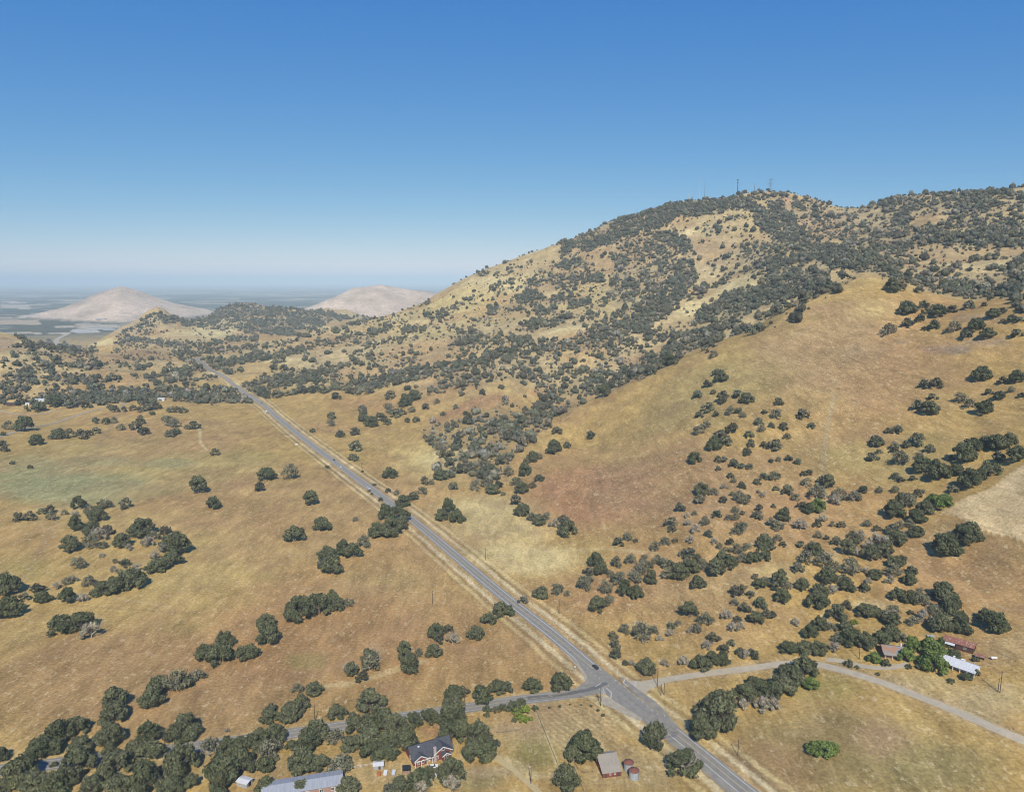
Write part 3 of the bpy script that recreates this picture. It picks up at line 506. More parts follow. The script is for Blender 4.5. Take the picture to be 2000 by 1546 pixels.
# surveyed clumps: tile | where it stands | kind x y width ...   (o dense oak, s thin grey-green oak, d bare tree, g bright green, b bush)
CL = r'''
A|beside the grey farm road at far left|o 120 850 95 o 175 914 72 o 12 920 46 o 22 945 40 b 15 865 30 s 40 840 50
A|in the short row crossing the far left pasture|o 285 885 80 o 330 880 60 o 390 887 66 o 430 868 42 o 462 858 48 s 245 885 30
A|of the trio above the short pasture row|o 460 810 44 o 510 815 48 s 548 808 36
A|in the loose clump of the far left pasture|s 582 842 46 o 650 840 62 o 690 866 66 o 675 815 50 o 675 790 32
A|where the grey farm road meets the belt|o 535 740 40 o 556 757 50 o 597 753 32 o 640 747 42 o 690 720 66 o 672 757 50 o 715 750 60 o 755 742 46 b 735 766 32
A|by the curving track in the far pasture|o 822 757 44 o 852 756 44 o 882 760 46 s 800 825 60 s 840 830 56 o 820 876 62 o 850 862 50 s 900 838 32 o 936 838 60
A|by the white roof in the far left belt|o 190 755 70 b 138 748 22 o 415 738 60 o 345 735 60 o 265 733 80 o 105 722 60
A|on the grass strip below the rounded far hill|o 540 607 62 o 572 598 30 o 455 655 66 o 543 643 34 s 375 715 50
B|on the right verge where the highway leaves the belt|o 105 686 62 o 150 674 34 o 40 683 50 o 55 688 36 o 85 640 60
B|in the dark row above the highway meadow|o 200 668 46 o 235 665 50 o 270 662 46 o 290 655 40 o 330 664 50 o 383 694 54 o 450 668 46 s 540 668 60
B|of the trio on the pale knoll beyond the highway meadow|o 85 553 50 o 134 558 46 o 175 560 36 s 110 522 60
B|on the meadow between highway and ravine|o 515 752 52 o 365 787 50 s 360 822 45 b 273 850 32 o 478 866 60 o 405 875 54 o 645 692 60
B|in the thicket heading the highway meadow|o 520 800 70 o 555 827 70 o 600 800 60 o 630 815 52 o 670 780 60 s 640 760 60 o 720 730 70 o 700 770 50 s 750 755 40 o 728 804 36 o 770 804 46 o 760 700 70
B|on the red slope above the ravine woodland|o 815 742 46 s 870 715 34 o 900 770 30 o 1090 671 40 o 1180 642 36 b 1008 765 30 b 1048 752 30 s 960 740 30
B|dotted along the straw slope over the highway bend|o 457 595 36 o 507 590 34 o 228 572 36 o 575 540 40 s 605 565 40 o 745 475 34 o 545 550 30 s 735 505 28
C|on the ravine lip left of the lone hillside oak|o 215 860 60 o 265 925 40 o 205 948 72 o 175 830 50
C|standing quite alone on the smooth brown hillside above the ravine|o 380 880 52
C|along the crest of the brown spur over the ravine|o 755 535 80 o 735 510 60 o 575 598 60 o 505 610 50 o 440 685 70 o 480 640 50 o 1150 385 60 o 1090 380 40
C|in the upper rocky clump on the spur|o 1005 610 72 o 985 580 50 o 940 638 50 o 893 687 58 o 1010 712 66 o 1085 690 60 o 1125 712 80 o 970 665 34 s 970 497 50
C|in the lower rocky clump on the spur|o 940 755 60 o 898 782 48 o 982 777 34 o 1090 762 48 s 1050 770 50 s 1110 780 40 o 1058 857 66 s 935 835 50 s 898 862 56 o 1000 892 66 o 970 937 78 o 1035 912 46
C|scattered on the slope right of the rocky spur clump|o 1185 817 50 o 1140 877 50 o 1150 922 40 o 1215 762 30 s 1200 850 40 o 1215 925 40 o 1125 945 36
D|in the dark row atop the brown hill|o 670 286 92 o 745 258 60 o 765 283 50 o 820 300 74 o 885 278 60 o 800 265 50
D|of the round pair below the hilltop row|o 675 347 62 o 730 320 50
D|around the grey scrub patch at upper right|o 800 358 58 o 752 360 34 s 580 388 74 o 1000 362 84 o 950 404 64 o 1057 399 78 s 895 372 64 o 965 259 56 o 1040 245 34
D|by the right frame edge above the grey scrub patch|o 1085 302 70 o 1130 280 46 o 1175 320 50 o 1210 322 44 o 1195 397 64 s 1130 322 30
D|standing alone and round on the upper right slope|o 1025 603 96
D|of the oak hook on the upper right slope|o 760 640 62 o 805 640 66 o 790 695 52 o 725 747 66 o 775 772 84 o 810 745 40
D|in the diagonal string at the upper right edge|s 925 708 58 s 970 738 56 o 1030 768 86 o 1050 735 60 o 1060 672 46 o 1115 695 62 o 1195 615 84 o 1130 620 50 b 1222 682 40 s 1170 660 40
D|of the pair right of the rocky clump|o 168 788 66 o 208 830 40
D|on open slope right of the rocky clump|o 53 722 48 s 45 788 62 o 75 840 52 o 90 882 40 o 30 937 66 o 15 830 34
D|in the sparse knot above the creek head at right|o 585 858 50 o 625 858 54 o 525 920 70 o 665 922 42 o 715 900 60 o 725 922 46 s 775 948 50 s 605 935 44
D|along the ridge edge left of the hilltop row|o 125 312 58 o 295 160 62 o 255 175 40 o 372 123 50 o 150 222 60 o 170 235 42 o 70 230 38 o 30 292 64 o 590 182 80 o 640 170 60 o 725 182 50 o 120 210 40
E|standing alone in the middle of the left field|o 955 262 82
E|standing alone just below its twin in the left field|o 1025 335 84
E|small and alone near the top of the left field|o 1037 75 48
E|of the tiny pair on the green patch at far left|o 62 118 30 o 144 138 30
E|in the broken row under the green patch|o 92 394 64 o 140 388 62 o 205 358 50 o 242 356 52 s 250 388 52 s 310 362 34 d 365 372 44 o 380 332 74 s 430 362 60 o 500 334 66 s 520 330 50 o 465 396 100 o 603 332 62
E|in the middle of the left field grove|o 358 438 84 o 340 545 98 s 378 622 76 o 448 462 90 o 520 458 62 d 475 485 84 s 450 526 84 o 500 522 50 o 590 520 92 d 620 530 40
E|in the big right half of the left field grove|o 685 473 126 o 797 456 60 s 740 485 60 d 710 512 66 o 820 520 100 o 862 560 120 o 790 545 60 o 830 612 104 o 755 645 100 d 745 570 50
E|in the bare patch below the left field grove|s 558 592 32 o 600 612 62 d 662 634 50 s 585 652 40 d 545 635 40 d 492 562 30
E|in the two merged oaks below the left field grove|o 500 752 110 o 555 745 90 o 640 718 134
E|in the straggling line at the left frame edge|s 430 708 70 d 398 778 54 d 352 682 46 s 320 698 44 d 272 715 44 o 185 738 66 o 208 782 80 o 325 792 80 o 115 776 62 o 40 750 122 o 50 857 130 o 12 820 40
E|of the broad pair standing above the white snag|o 300 937 128 o 395 924 138
E|branching low in front of the broad pair in the left field|d 440 955 96
F|of the three scattered round oaks in the middle left field|o 262 318 80 o 188 495 106 o 320 440 88
F|of the trio at upper left of the highway field|o 55 198 84 s 163 192 82 o 20 250 60
F|by itself near the roadside grove|s 478 392 34
F|lining the highway verge beyond the roadside grove|b 342 134 26 b 512 154 18 b 570 218 22 b 545 248 18 b 558 262 16 o 635 253 32 s 677 264 34 o 600 293 30
F|of the pair on the meadow right of the highway|o 478 55 66 o 468 102 56
F|alone on the meadow right of the highway|o 643 186 80
F|in the roadside grove touching the highway|o 625 385 80 o 690 400 110 o 590 470 100 o 650 470 110 o 705 430 84 s 520 520 80
F|in the field row running down from the roadside grove|o 470 570 90 o 420 560 90 o 345 590 104 o 365 648 106 o 320 615 60
F|in the first clump on the right of the highway|o 708 322 74 o 755 292 60 s 800 266 52
F|of the lobed clump across from the roadside grove|o 895 388 80 o 965 400 82 o 925 350 70 o 1000 392 34
F|at the lower edge of the ravine woodland|o 810 216 48 s 845 215 34 o 890 195 72 o 950 242 56 o 985 165 60 s 1055 246 58 o 1140 262 76 s 1110 230 60 o 1170 235 50 s 1190 268 28 o 910 90 60 o 930 130 60 o 1000 100 60 s 1030 160 70 o 1060 60 66 s 1095 130 60 o 1130 165 70 o 1180 120 60 s 1215 170 50 s 880 50 50 o 970 40 60 s 1130 60 60
G|on the left edge of the red slope|o 45 262 76 o 130 202 56 o 98 232 42 o 20 315 66 o 60 176 76 s 20 220 60 o 100 107 72 o 70 115 44 o 200 72 74 o 265 40 36 s 130 95 40
G|in the arc at the foot of the red slope|o 50 368 84 o 95 386 60 o 130 414 72 s 165 388 46 d 205 418 50 o 250 398 58 o 268 464 106
G|of the trio on the pale meadow under the red slope|o 510 512 64 s 553 490 52 o 595 492 26
G|standing alone in the upper part of the red slope|o 880 113 76
G|of the stacked pair on the red slope|o 912 268 80 o 905 306 64
G|in the scatter low on the red slope|o 808 350 54 o 762 420 62 o 770 442 44 s 685 532 52 s 735 512 52 o 785 492 32 s 970 272 46 o 1018 302 48 o 985 373 58 o 945 468 52 d 845 412 44 d 880 445 56 d 862 492 46 s 930 412 50 s 878 362 30 d 842 372 34
G|high in the scatter right of the red slope|o 990 108 40 o 1022 110 36 o 992 148 32 o 1068 134 56 o 1105 142 42 o 1140 140 38 o 1050 185 38 s 1065 206 32 o 1132 76 46 o 1150 30 40 o 975 50 84 o 1030 26 60
G|in mid scatter right of the red slope|o 1105 236 42 o 1060 268 32 s 1090 300 60 o 1135 292 40 s 1115 312 60 s 1070 352 44 s 1045 390 42 s 1075 386 42 o 1110 362 32 o 1180 382 58 o 1190 345 44 o 1178 215 42 o 1210 192 50 s 1185 256 24 d 1020 235 34 d 1205 275 36
G|low in the scatter right of the red slope|s 1110 455 84 s 1075 462 50 o 1050 506 42 o 1025 542 42 s 1080 552 62 o 1215 520 100 s 1130 530 50 d 975 500 40 s 1000 525 34
G|at the right end of the highway bend thicket|o 1205 580 84 o 1150 592 80 s 1110 590 60 o 1050 620 80 o 980 655 96 o 1010 600 80 s 935 630 54 o 895 717 86 o 850 570 66 o 890 586 46 s 820 560 44 s 915 600 44
G|in the middle of the highway bend thicket|o 800 670 110 s 760 668 70 o 865 645 76 s 840 620 60 o 730 612 66 s 690 602 46 o 760 610 50 s 700 580 40
G|at the left end of the highway bend thicket|o 400 610 80 o 370 650 62 o 425 650 76 o 440 612 32 s 345 725 80 o 370 690 50 o 500 612 62 s 570 600 66 s 470 660 40 s 520 700 90 o 545 750 90 s 590 690 70 o 600 768 74 o 670 692 76 o 655 630 60 s 620 650 70 s 640 595 50 d 610 640 60 o 410 826 94 s 468 795 60 s 450 745 70 d 580 660 50
G|on the right verge of the highway before the junction|o 140 762 84 s 225 752 70 o 55 785 56 s 265 750 34
G|of the dotted hollow above the dirt road|o 850 858 94 o 765 907 48 s 885 935 64 s 930 890 64 s 905 880 50 s 960 885 40 d 860 930 40 s 800 895 36
G|on the rise at the right of the dotted hollow|o 1080 755 66 o 1110 725 44 o 1145 755 50 o 1120 835 62 o 1170 892 80 o 1195 815 66 o 1195 712 70 s 1175 670 40 s 1070 800 44 o 1085 878 50 s 1225 860 60 d 1030 865 66 d 1060 925 60 d 1100 910 50 s 1215 700 50
M|at the upper left of the mixed oak slope|o 30 50 64 o 15 108 32 o 100 104 42 o 145 117 46 o 170 174 36 o 200 166 40 o 258 210 50 o 285 237 70 s 185 225 50 o 95 268 66 o 38 247 36 s 25 197 56 o 42 185 40 s 50 105 30
M|around the green clump of the mixed oak slope|s 232 290 100 g 240 350 84 o 195 356 70 s 135 295 48 o 160 332 48 o 270 387 34 o 235 420 46 s 340 292 70 s 415 302 66 o 430 285 40 o 458 256 52 s 535 256 36 s 612 256 46 o 25 326 26 d 320 310 60
M|along the left side of the mixed oak slope|o 75 392 76 s 50 440 66 o 20 420 60 o 15 532 50 s 45 490 50 o 70 512 36 d 155 432 70 s 310 417 32 o 352 422 46 s 475 417 44 d 258 395 50 d 130 420 40
M|in the middle of the mixed oak slope|o 158 522 56 o 225 557 82 s 240 475 40 o 283 482 30 o 330 508 56 o 415 502 56 o 382 557 76 s 440 495 50 o 405 470 50 s 190 600 80 s 265 617 90 o 142 640 68 s 325 640 60 s 210 520 50 d 290 590 60 d 185 570 50
M|at the lower left of the mixed oak slope|o 285 695 96 o 235 812 116 o 250 760 90 s 400 652 90 o 375 732 84 s 360 700 60 o 465 732 56 o 378 814 48 o 55 700 80 o 30 720 66 s 90 720 60 o 165 725 76 o 70 785 90 o 20 860 50 d 430 560 50 d 310 740 60 d 480 690 40 d 130 890 46
M|around the dead timber on the right slope|o 525 442 46 o 605 380 110 o 580 370 66 s 665 330 80 o 640 320 70 o 755 360 88 s 690 300 50 o 720 277 52 o 745 255 30 g 800 300 70 g 830 332 100 g 855 300 60 o 890 258 58 d 560 520 80 d 480 525 60 d 440 470 50 s 630 430 50 d 520 490 60
M|on the lower bank of the right slope timber|o 715 400 90 o 710 467 76 o 610 512 104 o 590 455 60 s 640 490 60 s 680 420 50 o 545 580 90 o 490 585 80 o 515 668 78 o 610 615 80 o 645 600 66 o 690 645 60 o 680 700 76 s 600 660 80 d 585 690 50 o 570 560 70 d 470 640 40
M|in the knot heading the right creek|o 515 30 68 o 500 105 66 s 535 70 36 s 635 130 90 o 610 65 44 o 668 40 44 s 725 30 60 o 778 60 50 s 730 95 46 o 612 190 44 o 640 203 40 o 697 196 42
M|in the dark creek wood at right|o 740 165 88 o 825 202 116 o 800 150 70 o 900 175 86 o 880 100 40 o 940 112 124 o 985 60 90 o 1050 40 90 o 1100 52 110 o 1160 35 90 o 1190 112 96 o 1065 175 110 o 1110 112 66 o 970 237 116 o 1020 200 70 s 930 235 50
M|of the great pair beside the fenced straw slope at right|o 860 557 146 o 960 502 136
M|in the long row above the red roofed farm|o 625 775 86 o 690 792 80 s 740 800 70 s 730 760 50 o 845 785 120 d 850 790 80 s 790 850 80 o 870 850 120 o 830 930 110 o 930 928 116 d 745 880 80 o 685 840 36 s 700 895 60
M|of the rounded pair right of the farm row|o 1040 870 72 o 1085 928 130
M|on the bank left of the farm grove|o 475 855 100 o 515 855 70 o 330 875 96 o 250 912 84 g 418 885 40 s 310 925 50 d 300 905 40 d 590 880 80
L|in the farm grove beside the dirt road|o 105 290 90 o 175 290 90 o 240 295 90 o 200 215 80 d 320 275 60 s 340 235 60 o 400 250 120 o 370 190 80 o 465 270 96 o 540 250 100 o 590 225 110 o 595 160 90 o 640 232 64 s 600 120 70
L|around the farm houses on the right|g 510 332 76 b 565 346 52 g 660 325 88 g 705 275 84 g 690 240 60 g 780 300 120 g 830 320 90 g 800 382 140 g 740 330 66 o 885 320 84 g 850 250 60 b 735 362 46
L|dotting the yard of the white roofed farm house|b 950 414 64 b 1000 392 46 b 880 427 38 b 678 358 36 b 390 348 46 b 428 357 26 b 528 390 24 b 935 335 24 b 1000 325 34
L|in the upper grove between dirt road and highway|o 90 410 110 o 175 410 130 g 205 458 90 o 70 480 130 o 130 440 110 o 20 500 90 d 20 560 80
L|low and round in the middle of the lower right field|g 225 775 90 g 275 775 110 g 315 758 70
I|at the right end of the left creek row|o 985 325 100 o 1060 340 130 o 1080 260 100 o 1165 322 90 o 1210 310 84
I|along the left creek row above the lane|o 735 543 136 o 760 480 100 s 850 470 116 o 900 450 70 s 950 422 80 o 545 628 150 o 555 560 130 o 375 680 130 o 280 720 140 o 200 785 140 o 265 770 100 o 388 768 116 o 530 742 146 o 10 805 80
I|on the field side of the lane at bottom left|o 715 716 134 o 860 720 140 o 900 690 170 o 930 700 110
I|in the bottom left corner grove, left part|o 375 872 190 o 95 920 170 o 170 950 150 o 280 965 160 o 330 930 110 o 30 945 90 o 440 965 120 b 260 830 40
I|in the bottom left corner grove, middle part|o 530 800 90 o 565 870 180 o 640 800 110 o 725 800 140 o 700 870 100 o 690 965 190 o 560 970 140 o 790 860 60 o 840 960 120 o 800 970 120
I|in the bottom left corner grove, right part|o 880 868 190 o 830 840 100 o 925 935 80 s 1010 795 110 o 1090 770 110 o 1150 750 90 o 1210 745 90 o 1075 910 190 o 1170 860 150 o 1060 965 120 o 1140 800 100 d 1090 668 30
J|in the mid-field row left of the highway|o 205 137 146 o 235 110 90 o 305 108 140 o 365 70 100 o 390 85 90 s 445 65 62
J|at the left margin of the mid-field row|o 60 248 124 o 50 170 96 o 5 300 36
J|in the small ring of oaks with a bare centre|o 458 390 80 o 550 350 100 s 550 378 90 o 512 424 66
J|in the two columns beside the white snag|o 715 290 70 o 720 330 80 o 745 380 116 s 785 300 52 o 868 215 88 o 880 240 60 o 855 305 86 o 925 190 60
J|with silver branches in the middle of the lower left field|d 945 240 70
J|in the stepped trio beside the highway verge|o 1060 222 90 o 1118 150 86 o 1175 110 90 o 1215 105 70
J|of the climbing clump north of the lane|o 280 488 90 o 215 555 90 s 200 480 60 o 185 595 120 o 155 620 110 o 60 620 110 o 75 570 60
J|standing alone between the climbing clump and the lane|o 390 602 100
J|on the field edge over the house lane|o 550 570 150 o 955 505 100 o 1000 490 60 o 945 530 90 o 1095 522 116 o 1165 482 100 o 1210 475 60
J|in the tall stand beside the dark roofed house|o 950 590 130 o 945 650 140 o 940 720 130 o 1000 700 90 o 1070 740 150 o 1045 800 120 o 1100 795 130 o 1155 740 60
J|between the lane and the dark roofed house|o 470 670 110 o 550 660 120 o 620 650 130 o 680 700 130 o 720 750 130 o 620 730 100 o 760 640 90 o 830 625 90 o 850 610 70 s 520 650 60
J|in the grove left of the dark roofed house|o 455 755 100 o 550 740 140 o 555 800 120 o 630 805 120 o 600 760 100 d 520 665 60
J|in the grove above the long metal roof|o 290 710 140 o 250 760 130 o 225 860 160 o 310 850 110 s 385 725 84 s 360 880 70 s 405 870 110 o 170 750 70 s 330 690 50
J|left of the lane side grove|o 90 720 120 o 20 700 90 s 60 810 110 o 45 855 100 o 20 770 90 s 90 760 80 o 10 850 60
J|in front of the long metal roof|o 445 960 116 o 215 960 100 o 45 960 110
J|in the front yard of the dark roofed house|o 785 940 140 o 690 965 110 o 940 918 150 d 790 960 90 d 945 960 100 o 830 900 80 o 640 970 70
K|of the pair left of the junction|o 98 472 98 o 232 465 118
K|spreading in the yard by the red barn|o 345 805 196 o 300 810 100 o 390 790 110
K|at the bottom edge left of the red barn|o 262 955 140
K|of the two with bare limbs overhanging the highway|o 690 742 150 o 825 870 166
K|in the lower grove between dirt road and highway|o 990 660 200 o 1010 570 150 o 900 706 130 o 940 700 90 o 930 600 110 o 1120 520 120 o 1190 490 110 o 1160 460 80 d 1205 560 80 d 1110 550 60
K|north of the dirt road mouth|o 645 387 98 o 545 343 36 o 498 310 66 o 495 265 60 o 488 220 50 d 735 348 44 d 578 345 40 d 825 345 60
K|in the dry hollow behind the junction|s 540 195 60 s 625 225 90 d 620 190 70 s 680 198 54 d 710 228 40 d 640 235 40 d 760 205 50
K|north of the dirt road beyond its mouth|o 970 235 66 o 1020 285 60 o 1055 250 40 o 910 370 104 o 960 345 80 o 1010 345 84 d 935 265 54 d 1125 310 56 o 1095 300 54 o 1165 312 60 b 1150 280 30
K|dotted along the bare yard by the side road|b 180 549 18 b 230 544 20 b 280 533 15 b 332 534 13 b 380 539 15 b 414 563 20 b 438 587 22
J|in the shrub hedge behind the side road|b 1110 565 44 b 1150 568 50 b 1185 560 50 b 1222 562 50 b 1110 590 34
K|in the bright yard planting by the side road|b 42 535 40 b 10 560 50 g 22 577 38 g 62 572 42 g 32 600 36 g 55 615 40 g 88 607 24 b 112 558 28 b 10 615 24 b 25 555 40
'''
OAKS = []      # dict per tree
def parse():
    for ci, ln_ in enumerate(CL.strip().splitlines()):
        t, ph, lst = ln_.split('|'); ox, oy = TILE[t]; k = 500/1232; q = lst.split()
        for i in range(0, len(q), 4):
            x, y, wd = map(float, q[i+1:i+4]); OAKS.append(dict(k=q[i], u=ox+x*k, v=oy+(y-(.10 if q[i] in 'osg' else .05)*wd)*k, w=wd*k, c=ci, ph=ph))
parse()
P_ = cast([t['u'] for t in OAKS], [t['v'] for t in OAKS]); dep = depth_of(P_)
for t, p, q in zip(OAKS, P_, dep): t['p'] = p; t['W'] = t['w']*q/FPX*(1.35 if 'bright yard' in t['ph'] else 1)*(1 if t['u'] > 640 or t['v'] < 1400 or t['k'] != 'o' else .95)

# ---- crown meshes
def rand_dirs(n):
    d = rng.normal(size=(n, 3)); return d/np.linalg.norm(d, axis=1)[:, None]
def ico(sub):
    import bmesh
    bm = bmesh.new(); bmesh.ops.create_icosphere(bm, subdivisions=sub, radius=1)
    v = np.array([x.co[:] for x in bm.verts]); f = np.array([[y.index for y in x.verts] for x in bm.faces]); bm.free(); return v, f
ICO1, ICO2 = ico(1), ico(2)
def lobes_for(nl, flat, seed, openness=0):
    r = np.random.default_rng(seed); L = []
    for i in range(nl):
        a = i*2.4+r.uniform(-.5,.5); q = math.sqrt((i+.4)/nl)*.40*r.uniform(.72,1.16)
        if nl > 10 and math.cos(a-seed*1.7) > .80 and q > .24: continue
        rad = r.uniform(.115,.20)*(1-.25*q/.40)*(14/max(nl,14))**.42
        z = .20 + (.36*flat)*(1-(q/.46)**2)*r.uniform(.65,1.12) + r.uniform(-.03,.04)
        L.append((q*math.cos(a)*r.uniform(.85,1.1), q*math.sin(a)*r.uniform(.85,1.1), z, rad))
    for i in range(nl//2):                              # the skirt
        a = r.uniform(0, 6.28); q = r.uniform(.26,.40); L.append((q*math.cos(a), q*math.sin(a), r.uniform(.14,.26)*flat+.02, r.uniform(.09,.14)))
    return np.array(L)
def crown(seed, nl=16, nleaf=1500, leaf=.05, flat=1., core=.82, corev=.55, tone=(1,1,1), icos=ICO1):
    r = np.random.default_rng(seed); L = lobes_for(nl, flat, seed)
    ext = np.abs(L[:, :2]).max()+L[:,3].mean(); L[:, :2] *= .5/ext*1.02
    V, T, Cc = [], [], []; o = 0
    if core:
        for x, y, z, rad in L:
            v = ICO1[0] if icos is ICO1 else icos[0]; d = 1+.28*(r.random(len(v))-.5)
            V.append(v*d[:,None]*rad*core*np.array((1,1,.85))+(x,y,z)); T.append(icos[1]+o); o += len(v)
            c = corev*r.uniform(.85,1.15); Cc.append(np.full((len(v),3), c)*np.array(tone))  # cores coloured darker than the leaves, as shade inside the crown
    nT = np.concatenate(T) if T else np.zeros((0,3), int)
    wgt = L[:,3]**2; li = r.choice(len(L), nleaf, p=wgt/wgt.sum())
    d = r.normal(size=(nleaf,3)); d[:,2] += .25; d /= np.linalg.norm(d, axis=1)[:,None]
    c = L[li,:3] + d*L[li,3:]*(r.uniform(.80,1.08,(nleaf,1))+np.clip(r.normal(0,.16,(nleaf,1)),0,.45))*np.array((1,1,.88))
    dist = np.linalg.norm((c[:,None]-L[None,:,:3])/np.array((1,1,.88)), axis=2)/L[None,:,3]
    keep = dist.min(1) > .72; c = c[keep]; d = d[keep]; li = li[keep]; n = len(c)
    nrm = d + r.normal(size=(n,3))*.55; nrm /= np.linalg.norm(nrm, axis=1)[:,None]
    t1 = np.cross(nrm, r.normal(size=(n,3))); t1 /= np.linalg.norm(t1, axis=1)[:,None]; t2 = np.cross(nrm, t1)
    s = leaf*r.uniform(.6,1.35,(n,1)); e = r.uniform(.55,1.,(n,1))
    q = np.stack([c-t1*s, c+t2*s*e*.7, c+t1*s, c-t2*s*e*.7], 1).reshape(-1,3)
    lt = r.uniform(.82,1.18,len(L))[li]; br = lt*r.uniform(.74,1.28,n)
    wl = r.random(n) < .05; br = np.where(wl, br*1.35, br)
    qc = np.repeat(br[:,None]*np.array(tone)*np.c_[r.uniform(.92,1.1,n), np.ones(n), r.uniform(.85,1.1,n)], 4, axis=0)
    V = np.concatenate(V+[q]) if V else q; Cc = np.concatenate(Cc+[qc]) if Cc else qc
    Qd = np.arange(n*4).reshape(-1,4)+o
    e = (np.abs(V[:,0]).max()+np.abs(V[:,1]).max()); V[:,:2] *= 1.06/e; V[:,2] *= 1.06/e
    return V, Qd, nT, Cc
def limbs(mb, seed, trunk=.035, h=.34, n=6, spread=.34, twig=False, bare=False):
    r = random.Random(seed); lean = (r.uniform(-.04,.04), r.uniform(-.04,.04)); f = .20
    mb.tube([(0,0,-.05),(lean[0]*.5,lean[1]*.5,f*.5),(lean[0],lean[1],f)], [trunk*1.35,trunk,trunk*.85], 6)
    def grow(p, d, ln, rad, lev):
        pts = [p]; q = p; dd = d
        for k in range(3):
            dd = [dd[0]+r.uniform(-.28,.28), dd[1]+r.uniform(-.28,.28), dd[2]+r.uniform(-.12,.25)]; m = math.sqrt(sum(x*x for x in dd)); dd = [x/m for x in dd]
            q = tuple(q[i]+dd[i]*ln/3 for i in range(3)); pts.append(q)
        mb.tube(pts, [rad,rad*.8,rad*.6,rad*.35], 4 if lev else 5, cap=False)
        if lev < (3 if bare else 1):
            for k in range(3 if lev < 2 else 2+(r.random()<.5)):
                b = pts[r.choice((1,2,3))]; e = [dd[i]+r.uniform(-.85,.85)*(1 if i < 2 else .6) for i in range(3)]; m = math.sqrt(sum(x*x for x in e)); grow(b, [x/m for x in e], ln*r.uniform(.5,.72), rad*.5, lev+1)
    for k in range(n):
        a = 6.28*k/n+r.uniform(-.4,.4); e = r.uniform(.35,1.1); grow((lean[0],lean[1],f*r.uniform(.7,1)), [math.cos(a), math.sin(a), e], r.uniform(.8,1.1)*spread, trunk*.6, 0)

def leaf_mat(name, c1, c2, c3):
    m, nt, b = new_mat(name); at = nt.nodes.new('ShaderNodeVertexColor'); at.layer_name = 'tint'
    oi = nt.nodes.new('ShaderNodeObjectInfo'); col = mixc(nt, c1, c2, oi.outputs['Random'])
    col = mixc(nt, col, c3, ramp(nt, noise(nt, worldpos(nt), .12, 3), (.45,0), (.7,.8))); col = mixc(nt, col, at.outputs[0], 1., 'MULTIPLY')
    nt.links.new(col, b.inputs['Base Color']); b.inputs['Roughness'].default_value = .75; b.inputs['Specular IOR Level'].default_value = .2; return m
OAKL = leaf_mat('oak_foliage', (.074,.086,.040), (.122,.126,.068), (.118,.122,.058))
GREYL = leaf_mat('grey_green_foliage', (.165,.160,.098), (.20,.186,.12), (.135,.138,.08))
GREENL = leaf_mat('bright_green_foliage', (.125,.175,.042), (.145,.195,.048), (.10,.14,.042))
BUSHL = leaf_mat('bush_foliage', (.085,.095,.045), (.11,.11,.055), (.075,.09,.05))
LIMEL = leaf_mat('lime_foliage', (.16,.20,.03), (.18,.22,.035), (.14,.185,.035))
BARK = simple_mat('oak_bark', (.16,.135,.11), (.09,.075,.06), 3, .95)
PALEB = simple_mat('bleached_bark', (.40,.36,.29), (.27,.24,.19), 3, .95)
def mk(seed, **k): V, Qd, T, c = crown(seed, **k); return make_mesh('crown', V, Q=Qd, T=T, cols=c)
def mkl(seed, mat, **k):
    mb = MB(); limbs(mb, seed, **k); me = bpy.data.meshes.new('trunk'); me.from_pydata(mb.v, [], mb.f); me.update(); me.materials.append(mat); return me
FARL = leaf_mat('far_foliage', (.100,.106,.062), (.100,.106,.062), (.125,.128,.084))
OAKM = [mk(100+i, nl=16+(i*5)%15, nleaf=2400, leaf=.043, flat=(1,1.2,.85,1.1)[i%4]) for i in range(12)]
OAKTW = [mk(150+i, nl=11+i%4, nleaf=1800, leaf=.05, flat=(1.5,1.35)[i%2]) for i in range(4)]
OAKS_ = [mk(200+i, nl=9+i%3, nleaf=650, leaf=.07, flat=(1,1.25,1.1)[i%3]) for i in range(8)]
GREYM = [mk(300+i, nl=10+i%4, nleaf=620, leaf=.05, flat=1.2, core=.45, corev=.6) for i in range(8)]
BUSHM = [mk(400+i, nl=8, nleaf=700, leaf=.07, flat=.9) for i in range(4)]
TR = [mkl(500+i, BARK) for i in range(6)]; TRG = [mkl(520+i, PALEB, trunk=.022, n=7, spread=.42, bare=False) for i in range(5)]
TWIGM = [mk(450+i, nl=5, nleaf=900, leaf=.05, flat=1.1, core=.4, corev=.85) for i in range(4)]
TWIGL = leaf_mat('bare_twigs', (.29,.255,.185), (.33,.29,.215), (.25,.22,.16))
TRD = [mkl(540+i, PALEB, trunk=.028, n=6, spread=.42, bare=True) for i in range(6)]
for Ms, mt in ((OAKM+OAKTW+OAKS_, OAKL), (GREYM, GREYL), (BUSHM, BUSHL), (TWIGM, TWIGL)):
    for me in Ms: me.materials.append(mt)
def recol(meshes, mt):
    out = []
    for me in meshes: q = me.copy(); q.materials.clear(); q.materials.append(mt); out.append(q)
    return out
GREENM = recol(OAKM[:5], GREENL); LIMEM = recol(BUSHM[:3], LIMEL)
